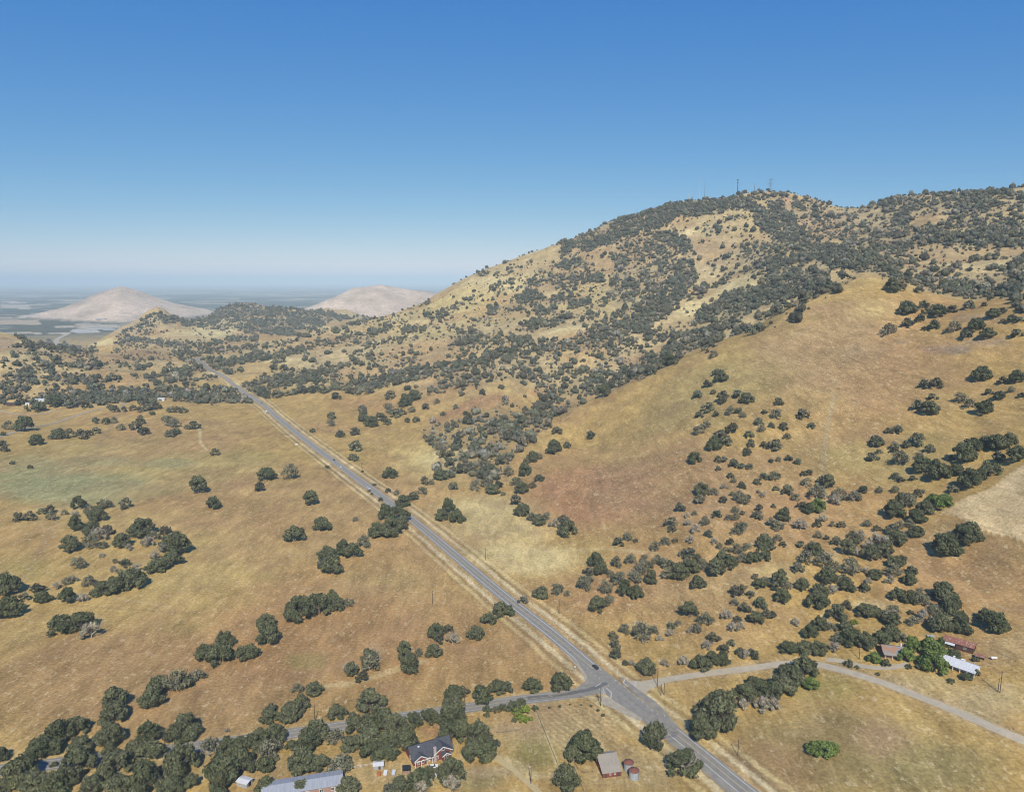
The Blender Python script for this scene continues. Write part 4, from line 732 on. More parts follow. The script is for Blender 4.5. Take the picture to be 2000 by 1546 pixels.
# ------------------------------------------------------------------ single trees
KIND = dict(o=('oak_tree', 'oak', 'dark oak'), s=('sparse_oak', 'sparse tree', 'thin grey-green oak'), d=('bare_tree', 'bare tree', 'bare grey tree'),
            g=('green_tree', 'green tree', 'bright green tree'), b=('bush', 'bush', 'round green bush'))
from collections import defaultdict
ranks = defaultdict(list)
for t in OAKS:
    t['sz'] = '' if t['k'] in 'bd' else ('big ' if t['W'] > 17.5 else 'small ' if t['W'] < 9.5 else 'mid-sized ')
    ranks[(t['c'], t['k'], t['sz'])].append(t)
ORD = ['leftmost', 'second-from-left', 'third-from-left', 'fourth-from-left', 'fifth-from-left', 'sixth-from-left', 'seventh-from-left', 'eighth-from-left', 'ninth-from-left', 'tenth-from-left']
for key, L_ in ranks.items():
    L_.sort(key=lambda t: t['u']); n = len(L_)
    for i, t in enumerate(L_):
        e = '' if n == 1 else ('left ', 'right ')[i] if n == 2 else ('rightmost ' if i == n-1 else 'second-from-right ' if i == n-2 and n > 4 else 'third-from-right ' if i == n-3 and n > 8 else ORD[i]+' ')
        t['label'] = (e + t['sz'] + KIND[t['k']][2] + ' ' + t['ph']).strip()
seen_l = set()
for t in OAKS:
    if len(t['label'].replace('-', ' ').split()) > 16: print('LONG', t['label'])
    assert t['label'] not in seen_l, t['label']
    seen_l.add(t['label'])
oaks = sorted([t for t in OAKS if t['k'] == 'o'], key=lambda t: -t['w'])
single = oaks[:298] + [t for t in OAKS if t['k'] != 'o']
LEFT = oaks[298:]
GRP = dict(o='live oaks on the grassland', s='thin grey-green oaks', d='bare grey trees', g='bright green trees', b='round bushes')
rt = random.Random(5)
for t in single:
    k = t['k']; nm, cat, _ = KIND[k]; W = t['W']; p = t['p']
    root = thing(nm, t['label'], cat, p - np.array((0,0,.15)), 0, GRP[k])
    a = rt.uniform(0, 6.28); hs = rt.uniform(.92, 1.22)
    def part(name, me, sx, sy, sz):
        o = link(name, me, None, root); o.rotation_euler = (0,0,a); o.scale = (sx, sy, sz); return o
    ex = rt.uniform(.92, 1.1)
    if k == 'o':
        tall = t['w'] < 40 and rt.random() < .3
        me = rt.choice(OAKTW if tall else OAKM if t['w'] > 20 else OAKS_)
        part('crown', me, W*ex, W/ex, W*hs); part('trunk', rt.choice(TR), W, W, W*hs)
        if 'bare limbs' in t['ph'] or 'bare centre' in t['ph']: part('bare_limb', rt.choice(TRD), W*1.22, W*1.22, W*hs*1.16)
    elif k == 's': part('crown', rt.choice(GREYM), W*ex*1.05, W/ex, W*hs); part('trunk', rt.choice(TRG), W, W, W*hs*.95)
    elif k == 'd': part('trunk', rt.choice(TRD), W*1.1, W*1.1, W*1.1); part('twigs', rt.choice(TWIGM), W*ex*.95, W*.9, W*1.05)
    elif k == 'g':
        bush = t['w'] < 20
        part('crown', rt.choice(LIMEM if bush else GREENM), W*ex, W/ex, W*(hs*.85)); part('trunk', rt.choice(TR), W*.9, W*.9, W*hs*.8)
    else: part('crown', rt.choice(BUSHM), W*ex, W/ex, W*hs*.9); part('trunk', rt.choice(TR), W*.7, W*.7, W*hs*.7)

# ------------------------------------------------------------------ the far woodland: one mass
def low_crown(seed, nl=5, nq=46, tone=(1,1,1)):
    r = np.random.default_rng(seed); V, T, Cc = [], [], []; o = 0; L = []
    for i in range(nl):
        a = i*2.4+r.uniform(-.6,.6); q = math.sqrt((i+.3)/nl)*.30; rad = r.uniform(.17,.27); z = .22+.22*(1-q/.4)*r.uniform(.7,1.3)
        v = ICO1[0]*(1+.5*(r.random((12,1))-.5))*rad*np.array((1,1,.9)) + (q*math.cos(a), q*math.sin(a), z)
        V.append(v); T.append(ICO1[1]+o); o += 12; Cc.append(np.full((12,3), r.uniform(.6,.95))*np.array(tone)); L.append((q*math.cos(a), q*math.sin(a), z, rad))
    L = np.array(L); li = r.integers(0, nl, nq); d = r.normal(size=(nq,3)); d[:,2] += .3; d /= np.linalg.norm(d,axis=1)[:,None]
    c = L[li,:3]+d*L[li,3:]*r.uniform(.9,1.12,(nq,1)); t1 = np.cross(d+r.normal(size=(nq,3))*.4, r.normal(size=(nq,3))); t1 /= np.linalg.norm(t1,axis=1)[:,None]; t2 = np.cross(d, t1)
    s = r.uniform(.06,.12,(nq,1)); tri = np.stack([c-t1*s, c+t1*s, c+t2*s*1.3], 1).reshape(-1,3)
    V.append(tri); T.append(np.arange(nq*3).reshape(-1,3)+o); Cc.append(np.repeat(r.uniform(.7,1.45,(nq,1))*np.array([tone]), 3, axis=0))
    return np.concatenate(V), np.concatenate(T), np.concatenate(Cc)
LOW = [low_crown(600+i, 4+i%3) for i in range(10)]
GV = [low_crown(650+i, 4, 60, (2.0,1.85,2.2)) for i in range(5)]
OX = dict(A=(0,500), B=(500,500), C=(1000,500), D=(1500,500), X=(1200,330), Y=(1500,330), F=(500,860), G=(1000,860), N=(350,600), W=(0,520))
SC = dict(N=350/1232, W=250/1232)
GX, GY = 500, 387; DEN = np.zeros((GY, GX)); GREYF = np.zeros((GY, GX))
gu, gv = np.meshgrid(np.arange(GX)*4+2, np.arange(GY)*4+2)
GUW = gu + 26*(fbm(gu/23., gv/23., 3)-.5); GVW = gv + 26*(fbm(gu/23.+40, gv/23., 3)-.5)
def tp(t, pts): k = SC.get(t, 500/1232); q = np.array(pts, float).reshape(-1, 2); return q*k + OX[t]
def inside(q):
    ins = np.zeros(GUW.shape, bool)
    for i in range(len(q)):
        (x0,y0),(x1,y1) = q[i-1], q[i]
        if abs(y1-y0) > 1e-9: ins ^= ((y0 > GVW) != (y1 > GVW)) & (GUW < (x1-x0)*(GVW-y0)/(y1-y0)+x0)
    return ins
def area(t, pts, c, grey=.25, over=True):
    i = inside(tp(t, pts)); DEN[i] = c if over else np.maximum(DEN[i], c); GREYF[i] = grey
def belt(t, w, c, *pts, grey=.15):
    q = tp(t, pts); hw_ = w*SC.get(t, 500/1232)/2; dd = np.full(gu.shape, 1e9)
    for a, b_ in zip(q[:-1], q[1:]):
        ab = b_-a; tt = np.clip(((gu-a[0])*ab[0]+(gv-a[1])*ab[1])/(ab@ab+1e-9), 0, 1); dd = np.minimum(dd, np.hypot(gu-a[0]-tt*ab[0], gv-a[1]-tt*ab[1]))
    m_ = dd < hw_*(.75+.5*vnoise(gu/13., gv/13.)); DEN[m_] = np.maximum(DEN[m_], c) if c > .12 else c; GREYF[m_] = grey
# mountain, top
area('X', (-250,330, 0,240, 130,190, 350,140, 560,120, 740,95, 950,130, 1232,190, 1232,470, 1050,620, 900,760, 600,800, 300,950, 0,951, -250,700), .13)
area('Y', (0,100, 200,140, 400,180, 700,120, 1000,90, 1232,110, 1232,640, 900,600, 560,530, 300,440, 0,470), .58, .4)
area('Y', (480,215, 700,118, 1000,88, 1232,108, 1232,230, 900,220, 740,240, 640,260), .74, .35)
area('Y', (820,360, 1232,370, 1232,470, 960,520, 700,520, 640,420), .30, .4)
area('Y', (690,200, 880,190, 860,260, 700,280), .22, .5)
belt('Y', 70, .86, (760,330), (950,330), (1232,350)); belt('Y', 120, .9, (1200,480), (1232,640)); belt('Y', 46, .8, (1232,560), (1180,600), (1050,600), (900,590), (780,570), (640,520), (560,480))
belt('Y', 60, .62, (560,380), (640,410), (700,470)); belt('Y', 60, .60, (420,250), (470,270), (600,200))
area('Y', (45,130, 120,130, 110,210, 60,220), .10); area('Y', (310,330, 360,330, 350,400, 310,390), .10)
area('X', (-250,340, 0,252, 130,195, 350,142, 560,123, 610,130, 640,190, 480,210, 410,250, 330,215, 200,275, 70,330, -250,420), .84, .1)
area('X', (610,140, 720,100, 800,110, 820,200, 740,190, 690,150), .5)
belt('X', 100, .86, (600,170), (690,230), (780,290), (860,340), (930,380), (1030,410), (1150,450), (1232,450)); belt('X', 70, .75, (930,380), (880,300), (780,200)); belt('X', 80, .7, (850,420), (950,470), (930,540))
area('X', (600,350, 720,330, 850,420, 960,470, 940,560, 860,610, 700,560, 640,480), .42, .3)
area('X', (60,330, 180,320, 250,310, 370,340, 380,390, 280,420, 390,480, 380,560, 330,640, 220,700, 90,690, 0,640, -60,480, 0,380), .54, .25)
belt('X', 90, .85, (300,520), (290,600), (240,660), (190,700)); belt('X', 50, .75, (180,330), (250,320), (360,380), (330,400))
area('X', (400,215, 620,190, 700,260, 700,330, 600,340, 580,430, 480,460, 400,440, 380,300), .09)
belt('X', 40, .62, (440,305), (530,300)); belt('X', 24, .5, (430,270), (620,230)); belt('X', 34, .6, (620,380), (690,350)); belt('X', 30, .55, (460,460), (560,410)); belt('X', 34, .6, (530,520), (600,500), (700,520))
area('X', (450,560, 700,470, 560,570, 420,660, 200,800, 60,850, 40,800, 260,720), .06); belt('X', 36, .62, (370,620), (440,580), (510,550))
belt('X', 60, .78, (420,720), (500,660), (600,610), (720,590), (840,590)); belt('X', 70, .8, (480,780), (560,720), (650,660), (760,620), (900,560), (1000,530)); belt('X', 34, .75, (590,780), (690,770)); belt('X', 30, .7, (690,720), (800,680)); belt('X', 30, .6, (840,720), (900,680)); belt('X', 40, .6, (870,640), (1060,570))
area('X', (-500,412, -296,308, -123,266, 0,236, 0,330, -120,345, -300,372, -500,436), .58, .2)
# middle of the mountain
area('C', (0,40, 220,0, 480,0, 520,60, 470,130, 500,200, 420,260, 380,330, 250,330, 0,430), .20, .2)
for a in (((80,130),(140,130),(240,100)), ((80,180),(130,190)), ((240,50),(330,40)), ((290,120),(400,110)), ((210,150),(260,150)), ((200,220),(280,190)), ((290,240),(360,220)), ((120,270),(190,270)), ((40,350),(130,330),(150,320)), ((170,330),(215,320)), ((40,210),(120,190)), ((230,290),(270,285))): belt('C', 42, .7, *a)
area('C', (480,60, 640,20, 860,60, 870,140, 720,280, 640,300, 520,250, 500,160), .62, .3); belt('C', 90, .88, (830,60), (840,110), (780,170), (720,230), (690,260)); area('C', (430,170, 540,200, 660,260, 640,300, 560,330, 420,330, 370,320), .36, .3)
belt('C', 74, .93, (380,390), (470,370), (560,350), (640,320)); belt('C', 60, .8, (0,430), (110,440), (260,430), (380,420), (520,400))
area('C', (0,440, 360,400, 610,380, 600,450, 640,470, 500,600, 420,680, 300,740, 200,780, 170,850, 60,910, 0,951), .6, .42)
area('C', (310,480, 400,480, 400,540, 320,550), .08); area('C', (0,610, 120,610, 130,700, 60,760, 0,740), .12); area('C', (220,470, 300,450, 300,500, 220,500), .2)
belt('C', 90, .8, (620,550), (720,480), (860,420), (960,390)); belt('C', 70, .72, (430,650), (560,580), (660,500)); belt('C', 80, .7, (120,760), (220,700), (330,640), (440,600)); belt('C', 50, .75, (900,290), (950,260), (1020,230)); belt('C', 40, .5, (650,400), (660,380)); belt('C', 40, .5, (700,410), (830,370))
area('C', (600,440, 700,400, 850,390, 720,460, 640,470), .2)
# long slope down to the highway
area('B', (0,480, 260,420, 560,300, 800,240, 900,250, 1000,330, 1232,180, 1232,520, 1000,560, 850,560, 600,600, 420,590, 0,650), .26, .3)
area('B', (620,270, 830,220, 1232,10, 1232,180, 1000,320, 900,260, 760,290), .04)
area('B', (0,510, 200,470, 230,540, 60,560, 0,560), .03); area('B', (700,300, 1000,230, 1232,120, 1232,220, 980,330, 880,300, 760,340), .10)
for w_, c_, a in ((30,.7,((0,500),(120,470),(260,440))), (26,.6,((380,360),(470,330),(620,270),(740,240),(830,220))), (34,.72,((230,440),(380,410),(520,390),(640,350))), (24,.6,((40,440),(200,400),(330,360))), (40,.8,((0,620),(100,600),(240,600),(400,590))),
                 (30,.7,((230,570),(350,555),(460,520))), (24,.55,((640,260),(700,250))), (20,.6,((1050,70),(1140,40),(1232,14))), (22,.6,((880,270),(960,240),(1080,190))), (16,.6,((1130,160),(1232,110))), (34,.6,((1060,80),(1110,80))), (30,.6,((1160,90),(1232,70))),
                 (60,.84,((480,640),(600,600),(700,580),(860,550),(1000,540),(1232,470))), (40,.8,((300,640),(420,630),(500,620))), (60,.62,((1000,560),(1100,560),(1232,540))), (70,.7,((950,410),(1060,390))), (50,.55,((1000,440),(1232,400))), (30,.5,((820,290),(900,290))), (60,.45,((1140,270),(1232,260))), (40,.45,((720,360),(800,340)))): belt('B', w_, c_, *a)
area('B', (860,560, 1232,500, 1232,600, 1100,640, 900,640), .6, .3); belt('B', 60, .5, (730,680), (800,650), (890,630)); belt('B', 50, .3, (1000,660), (1100,650))
# ravine woodland
area('B', (810,850, 830,790, 900,790, 1100,760, 1180,700, 1232,720, 1232,951, 870,951), .62, .5); area('F', (880,0, 1232,0, 1232,200, 1100,200, 1000,160, 930,200, 880,180), .58, .6); area('C', (0,800, 160,800, 150,860, 60,930, 0,951), .6, .4)
# far left hills and valley belt
area('A', (760,265, 850,300, 900,262, 1000,215, 1232,205, 1232,400, 1000,350, 840,330, 780,330), .72, .2); area('B', (0,210, 100,218, 250,250, 420,290, 560,280, 590,270, 380,320, 200,380, 60,390, 0,370), .74, .2)
area('A', (735,262, 760,258, 800,272, 860,312, 900,330, 790,335, 745,310), .82, .15); area('A', (650,330, 740,270, 800,330, 700,380, 560,390), .36); area('A', (560,380, 700,390, 900,380, 1232,360, 1232,480, 900,470, 560,440), .26); area('A', (700,390, 850,340, 1150,360, 1180,380, 900,410, 740,410), .04)
belt('A', 26, .75, (610,400), (720,410), (840,430), (950,430), (1100,410), (1232,400)); belt('A', 26, .7, (860,470), (1000,460), (1100,450), (1232,440)); belt('A', 36, .78, (890,470), (960,500)); belt('A', 40, .85, (960,500), (1040,520), (1110,510), (1232,490)); belt('A', 30, .7, (1000,540), (1110,530))
area('A', (480,470, 620,440, 830,450, 850,540, 500,570), .34); area('A', (0,440, 120,420, 350,440, 480,460, 480,560, 0,600), .40); area('A', (60,380, 200,410, 480,440, 350,470, 150,440), .80, .1)
belt('A', 30, .75, (840,470), (900,500), (1000,540), (930,560), (800,580)); belt('A', 26, .7, (640,585), (740,585), (860,560), (980,545)); belt('A', 36, .7, (130,600), (280,600), (490,595)); belt('A', 24, .75, (510,598), (560,598)); belt('A', 26, .6, (730,620), (840,600), (920,590), (1030,585))
area('A', (0,590, 130,590, 280,620, 300,660, 420,660, 420,720, 240,730, 100,720, 0,720), .62, .2); belt('A', 60, .84, (420,690), (560,680), (700,665), (900,660), (1100,665), (1200,675)); belt('A', 26, .75, (430,640), (490,630)); belt('A', 30, .7, (580,650), (700,640)); belt('A', 24, .8, (730,615), (760,615))
belt('A', 36, .85, (690,690), (720,720)); belt('A', 30, .8, (1180,630), (1232,650)); belt('A', 50, .8, (820,670), (1000,690), (1180,680))
belt('N', 50, .85, (440,550), (500,540), (560,560), (640,520), (700,500)); belt('N', 40, .8, (600,560), (700,530), (830,520), (900,490), (1000,460)); belt('N', 50, .85, (520,590), (600,600)); belt('N', 50, .85, (160,360), (300,380), (370,370), (600,340), (820,300)); belt('N', 24, .7, (310,455), (420,440)); belt('N', 30, .8, (120,490), (240,480)); belt('N', 34, .8, (0,440), (170,420))
belt('N', 34, .8, (780,590), (970,560), (1100,540), (1232,520)); belt('N', 30, .75, (870,500), (1110,490)); belt('N', 30, .6, (640,390), (720,375)); belt('N', 40, .8, (450,600), (500,610))
# keep roads and clearings open
q = hw[:nH//1]; 
cell = 16.
tw = []
rr_ = np.random.default_rng(3)
gp = cast(gu.ravel(), gv.ravel()); gd = depth_of(gp).reshape(GY, GX); gz = gp[:,2].reshape(GY, GX)
clump_n = fbm(gp[:,0]/55, gp[:,1]/55, 3).reshape(GY, GX); cn = np.clip((clump_n-.5)*5+1.15, .2, 2.2)
dens = np.where(DEN > .74, DEN*np.clip(cn, .9, 1.2), np.where(DEN > .5, DEN*np.clip(cn, .6, 1.3), DEN*cn)).clip(0, .95)
# darker leaf litter on the ground where the wood grows
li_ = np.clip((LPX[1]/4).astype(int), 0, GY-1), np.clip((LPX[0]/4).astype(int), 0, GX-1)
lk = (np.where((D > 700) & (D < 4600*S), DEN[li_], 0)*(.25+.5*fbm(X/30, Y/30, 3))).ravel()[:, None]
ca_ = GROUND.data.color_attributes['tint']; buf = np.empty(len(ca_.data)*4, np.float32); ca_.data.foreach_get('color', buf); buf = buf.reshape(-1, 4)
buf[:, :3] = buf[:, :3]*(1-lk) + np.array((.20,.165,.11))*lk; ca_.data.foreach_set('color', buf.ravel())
Wm = 5.7*S; LAMK = 1.0; treepx = Wm*FPX/gd; ar = .60*treepx**2
lam = -np.log(1-dens)*cell/ar*LAMK
lam = np.where((gd > 4600*S) | (gd < 350), 0, lam)
cnt = rr_.poisson(lam); iy, ix = np.nonzero(cnt); rep = cnt[iy, ix]
uu = np.repeat(gu[iy, ix], rep) + rr_.uniform(-2,2,rep.sum()); vv = np.repeat(gv[iy, ix], rep) + rr_.uniform(-2,2,rep.sum()); gg = np.repeat(GREYF[iy, ix], rep)
SP = cast(uu, vv); ok = depth_of(SP) < 4600*S
for path, mn in ((hw, 11), (fm, 5)):
    for k0 in range(0, len(path), 2): ok &= (SP[:,0]-path[k0,0])**2+(SP[:,1]-path[k0,1])**2 > mn*mn
hs_ = np.array([t['p'][:2] for t in OAKS]); hr = np.array([t['W'] for t in OAKS])*.5
for p2, r2 in zip(hs_, hr): ok &= (SP[:,0]-p2[0])**2+(SP[:,1]-p2[1])**2 > (r2*.9)**2
SP = SP[ok]; gg = gg[ok]
cr = []                                                # oaks standing along the skyline of the ridge
for u_ in np.arange(880, 2040, 3.2):
    if rr_.random() < (.82 if u_ > 1090 else .35):
        a_ = float(azs(u_, 420)[0]); i_ = int(np.argmin(np.abs(az_g-a_))); sel = (d_g > 1750*S) & (d_g < 2900*S); el = np.where(sel, (Z[:, i_]-H)/d_g, -9); j_ = int(np.argmax(el)); d_ = d_g[j_]+rr_.uniform(-25, 12)
        cr.append((d_*math.sin(a_), d_*math.cos(a_), height(d_*math.sin(a_), d_*math.cos(a_))))
SP = np.vstack([SP, np.array(cr)]); gg = np.r_[gg, np.full(len(cr), .1)]
V, T, Cc = [], [], []; o_ = 0
def put(p, W, hgt, tmpl):
    global o_
    v, tr, c = tmpl; a = rr_.uniform(0, 6.28); ca_, sa_ = math.cos(a), math.sin(a)
    q = np.empty_like(v); q[:,0] = (v[:,0]*ca_-v[:,1]*sa_)*W+p[0]; q[:,1] = (v[:,0]*sa_+v[:,1]*ca_)*W+p[1]; q[:,2] = v[:,2]*W*hgt+p[2]-.06*W
    V.append(q); T.append(tr+o_); Cc.append(c*rr_.uniform(.62,1.4)*np.array((rr_.uniform(.95,1.18),1,rr_.uniform(.9,1.1)))); o_ += len(v)
for p, g in zip(SP, gg):
    grey = rr_.random() < g; W = Wm*math.exp(rr_.normal(0, .52))*(.85 if grey else 1.)
    put(p, min(W, 19), rr_.uniform(1.0, 1.5), GV[rr_.integers(len(GV))] if grey else LOW[rr_.integers(len(LOW))])
print('far trees', len(SP), 'left', len(LEFT), 'single', len(single), {k: sum(t['k']==k for t in OAKS) for k in 'osdgb'})
MIDC = []
for i in range(6):
    v, Qd, T_, c = crown(700+i, nl=9, nleaf=260, leaf=.085, flat=1.1); MIDC.append((v, np.concatenate([T_, Qd[:,:3], Qd[:,[0,2,3]]]), c))
for t in LEFT: put(t['p'], t['W'], rr_.uniform(.9,1.1), MIDC[rr_.integers(6)])
far = link('far_woodland', make_mesh('far_woodland', np.concatenate(V), T=np.concatenate(T), cols=np.concatenate(Cc)), FARL)
tag(far, 'dense mass of dark oaks and grey scrub covering the mountain, ravines and distant hills', 'woodland', kind='stuff')
# ------------------------------------------------------------------ buildings and other made things
def roofmat(name, c, c2, **k): return simple_mat(name, c, c2, **k)
SHINGLE = simple_mat('dark_shingles', (.055,.058,.066), (.085,.088,.098), 1.2, .85); WHITEP = simple_mat('white_paint', (.74,.73,.70), (.60,.59,.56), 2, .6)
REDW = simple_mat('dark_red_boards', (.22,.062,.05), (.16,.05,.042), 2, .8, stretch=(6,6,.3)); BARNR = simple_mat('faded_red_boards', (.24,.07,.055), (.15,.055,.045), 1.5, .9, stretch=(6,6,.25))
GREYR = simple_mat('weathered_grey_roof', (.34,.295,.23), (.255,.225,.18), .8, .8, stretch=(5,.4,1)); RUST = simple_mat('rusted_sheet', (.23,.085,.055), (.16,.07,.055), 1.1, .85)
RUST2 = simple_mat('streaked_rust_roof', (.25,.10,.065), (.38,.31,.27), 1.2, .8, stretch=(1.2,.2,1), lo=.5, hi=.75); GALV = simple_mat('galvanised_steel', (.36,.38,.39), (.28,.30,.31), 1.4, .6, spec=.4, stretch=(4,4,.3))
METALR = simple_mat('blue_grey_metal_roof', (.36,.37,.385), (.28,.29,.305), .5, .5, spec=.4, stretch=(4,.3,1)); WHITER = simple_mat('white_metal_roof', (.64,.64,.63), (.50,.50,.50), .8, .5, spec=.4, stretch=(5,.3,1))
TWO = simple_mat('patched_brown_roof', (.33,.19,.12), (.235,.235,.215), .16, .9, lo=.46, hi=.52); DARKW = simple_mat('dark_brown_boards', (.12,.065,.05), (.075,.045,.04), 2, .9, stretch=(6,6,.3))
PINKW = simple_mat('pinkish_plaster', (.36,.235,.19), (.28,.18,.15), 1, .9); GLASS = simple_mat('window_glass', (.045,.055,.065), (.03,.035,.04), 1, .15, spec=.6); STONE = simple_mat('pale_chimney_brick', (.48,.40,.36), (.36,.29,.26), 4, .9)
POLEW = simple_mat('creosoted_pole_wood', (.11,.08,.06), (.075,.055,.045), 3, .9); STEEL = simple_mat('tower_steel', (.15,.155,.165), (.11,.115,.125), 2, .5, spec=.4); STEELW = simple_mat('white_tower_steel', (.55,.56,.58), (.42,.43,.45), 2, .5)
BLACK = simple_mat('black_rubber', (.02,.02,.02), (.03,.03,.03), 3, .8); ORANGE = simple_mat('orange_boards', (.45,.16,.05), (.33,.12,.045), 3, .8); BLUET = simple_mat('blue_tarp', (.06,.12,.38), (.045,.09,.28), 2, .6); CONC = simple_mat('pale_concrete', (.45,.43,.39), (.36,.345,.31), 2, .9)
FENCEW = simple_mat('grey_fence_wood', (.20,.17,.135), (.13,.11,.09), 3, .95)
def spot(u, v): return cast1(u, v)
def gabled(root, Lx, Wy, wh, pitch, wall, roof, over=.5, ridge_off=0., name_roof='roof', z0=-.3):
    """block with a gable roof; ridge along local x, centred on the root"""
    t = math.tan(pitch); yr = ridge_off; zr = wh + (Wy/2-abs(yr)*0)*t if not yr else wh + (Wy/2+yr)*t
    zb = wh if not yr else zr-(Wy/2-yr)*t*1.0
    w = MB(); w.prism([(-Wy/2,z0),(Wy/2,z0),(Wy/2,zb),(yr,zr),(-Wy/2,wh)], -Lx/2, Lx/2); w.build('wall', wall, root)
    r = MB(); th = .14; zl = wh-over*t; zh2 = zb-over*t
    r.prism([(-Wy/2-over,zl),(yr,zr),(Wy/2+over,zh2),(Wy/2+over,zh2+th),(yr,zr+th+.03),(-Wy/2-over,zl+th)][::1], -Lx/2-over, Lx/2+over)
    ro = r.build(name_roof, roof, root); ro.location.z = .012
    return zr
def window(root, x, y, z, w, h, face='y-', frame=WHITEP):
    f = MB(); g = MB(); d = .07; s = -1 if '-' in face else 1
    def bx(mb, a0, a1, b0, b1, z0, z1):
        if face[0] == 'y': mb.box(x+a0, x+a1, min(y+s*b0,y+s*b1), max(y+s*b0,y+s*b1), z+z0, z+z1)
        else: mb.box(min(x+s*b0,x+s*b1), max(x+s*b0,x+s*b1), y+a0, y+a1, z+z0, z+z1)
    bx(f,-w/2-.14,-w/2,-.02,d,-.14,h+.14); bx(f,w/2,w/2+.14,-.02,d,-.14,h+.14); bx(f,-w/2,w/2,-.02,d,h,h+.14); bx(f,-w/2,w/2,-.02,d+.04,-.14,0); bx(f,-.04,.04,.001,d,0,h)
    bx(g,-w/2,w/2,-.02,.03,0,h)
    fo = f.build('window', frame, root); g.build('pane', GLASS, fo)
def door(root, x, y, z, w, h, mat, face='y-'):
    s = -1 if '-' in face else 1; m_ = MB()
    if face[0] == 'y': m_.box(x-w/2, x+w/2, min(y,y+s*.06), max(y,y+s*.06), z, z+h)
    else: m_.box(min(x,x+s*.06), max(x,x+s*.06), y-w/2, y+w/2, z, z+h)
    return m_.build('door', mat, root)

# --- dark roofed house with white trim
p = spot(838, 1471); ROT = R(27)
h = thing('house', 'dark red house with charcoal shingle roof and white gable trim beside the tall oaks', 'house', p, ROT)
gabled(h, 19.5, 10.5, 3.2, R(33), REDW, SHINGLE, .8)
t33 = math.tan(R(33)); zr = 3.2+5.25*t33
def cross(root, xc, wid, yf, ridge_z, over, trim):
    """front-facing gable wing"""
    half = wid/2; tt = math.tan(R(31)); ze = ridge_z-half*tt; yb = .3
    w = MB(); w.add([(xc-half,yf,-.3),(xc+half,yf,-.3),(xc+half,yf,ze),(xc,yf,ridge_z),(xc-half,yf,ze),(xc-half,yb,-.3),(xc+half,yb,-.3),(xc+half,yb,ze),(xc,yb,ridge_z),(xc-half,yb,ze)],
                     [(0,1,2,3,4),(9,8,7,6,5),(1,6,7,2),(5,0,4,9),(0,5,6,1)]); w.build('wing_wall', REDW, root)
    r = MB(); th = .16; e = over
    for s in (-1, 1):
        a = [(xc,yf-e,ridge_z+.03),(xc,yb+1.2,ridge_z+.03),(xc+s*(half+e),yb+1.2,ze-e*tt+.03),(xc+s*(half+e),yf-e,ze-e*tt+.03)]
        a = [(x,y,z+th) for x,y,z in a]; r.slab(a if s < 0 else a[::-1], th)
    r.build('wing_roof', SHINGLE, root)
    b_ = MB()
    for s in (-1, 1):
        x1 = xc+s*(half+e); z1 = ze-e*tt
        q = [(xc,ridge_z+.26),(x1,z1+.26),(x1,z1-.22),(xc,ridge_z-.28)]
        y0, y1 = yf-e-.10, yf-e-.005
        b_.add([(x,y0,z) for x,z in q]+[(x,y1,z) for x,z in q], [(0,1,2,3) if s > 0 else (3,2,1,0),(7,6,5,4) if s > 0 else (4,5,6,7)]+[(i,4+i,4+(i+1)%4,(i+1)%4) if s < 0 else (4+i,i,(i+1)%4,4+(i+1)%4) for i in range(4)])
    b_.build('bargeboard', trim, root)
cross(h, 4.6, 8.6, -6.6, zr-.05, .7, WHITEP); cross(h, -6.4, 5.6, -6.4, 5.0, .6, WHITEP); cross(h, 5.6, 3.6, -8.6, 4.1, .45, WHITEP)
window(h, 4.6, -6.6, 4.5, 1.6, 1.1); window(h, -3.2, -5.25, 1.0, 2.0, 1.4); window(h, -.4, -5.25, 1.0, 1.2, 1.4); window(h, 1.6, -6.6, 1.0, 1.2, 1.4); window(h, 5.6, -8.6, 1.0, 1.6, 1.6); window(h, 8.2, -6.6, 1.0, 1.0, 1.4)
window(h, -7.6, -6.4, .9, .9, 1.6); window(h, -5.4, -6.4, .9, .9, 1.6); window(h, 9.75, 1, 1.0, 1.6, 1.4, 'x+'); window(h, -9.75, -1, 1.0, 1.6, 1.4, 'x-'); door(h, -1.8, -5.25, 0, 1.0, 2.1, WHITEP)
c_ = MB(); c_.box(-.1, 1.1, -7.2, -6.1, -.3, 7.0); c_.box(-.2, 1.2, -7.3, -6.0, 7.0, 7.25); c_.build('chimney', STONE, h)
c_ = MB(); c_.lathe([(.35,4.2),(.35,6.0),(.5,6.0),(.5,6.3),(.02,6.5)], 10, -5.6, -1.0); c_.build('roof_vent', WHITEP, h)
c_ = MB(); c_.box(-9.75, 2.0, -7.2, -6.95, 2.55, 2.8)
for x in (-9.3, -6.4, -3.6, -1): c_.box(x-.14, x+.14, -7.2, -6.95, -.3, 2.55)
c_.build('porch', WHITEP, h)

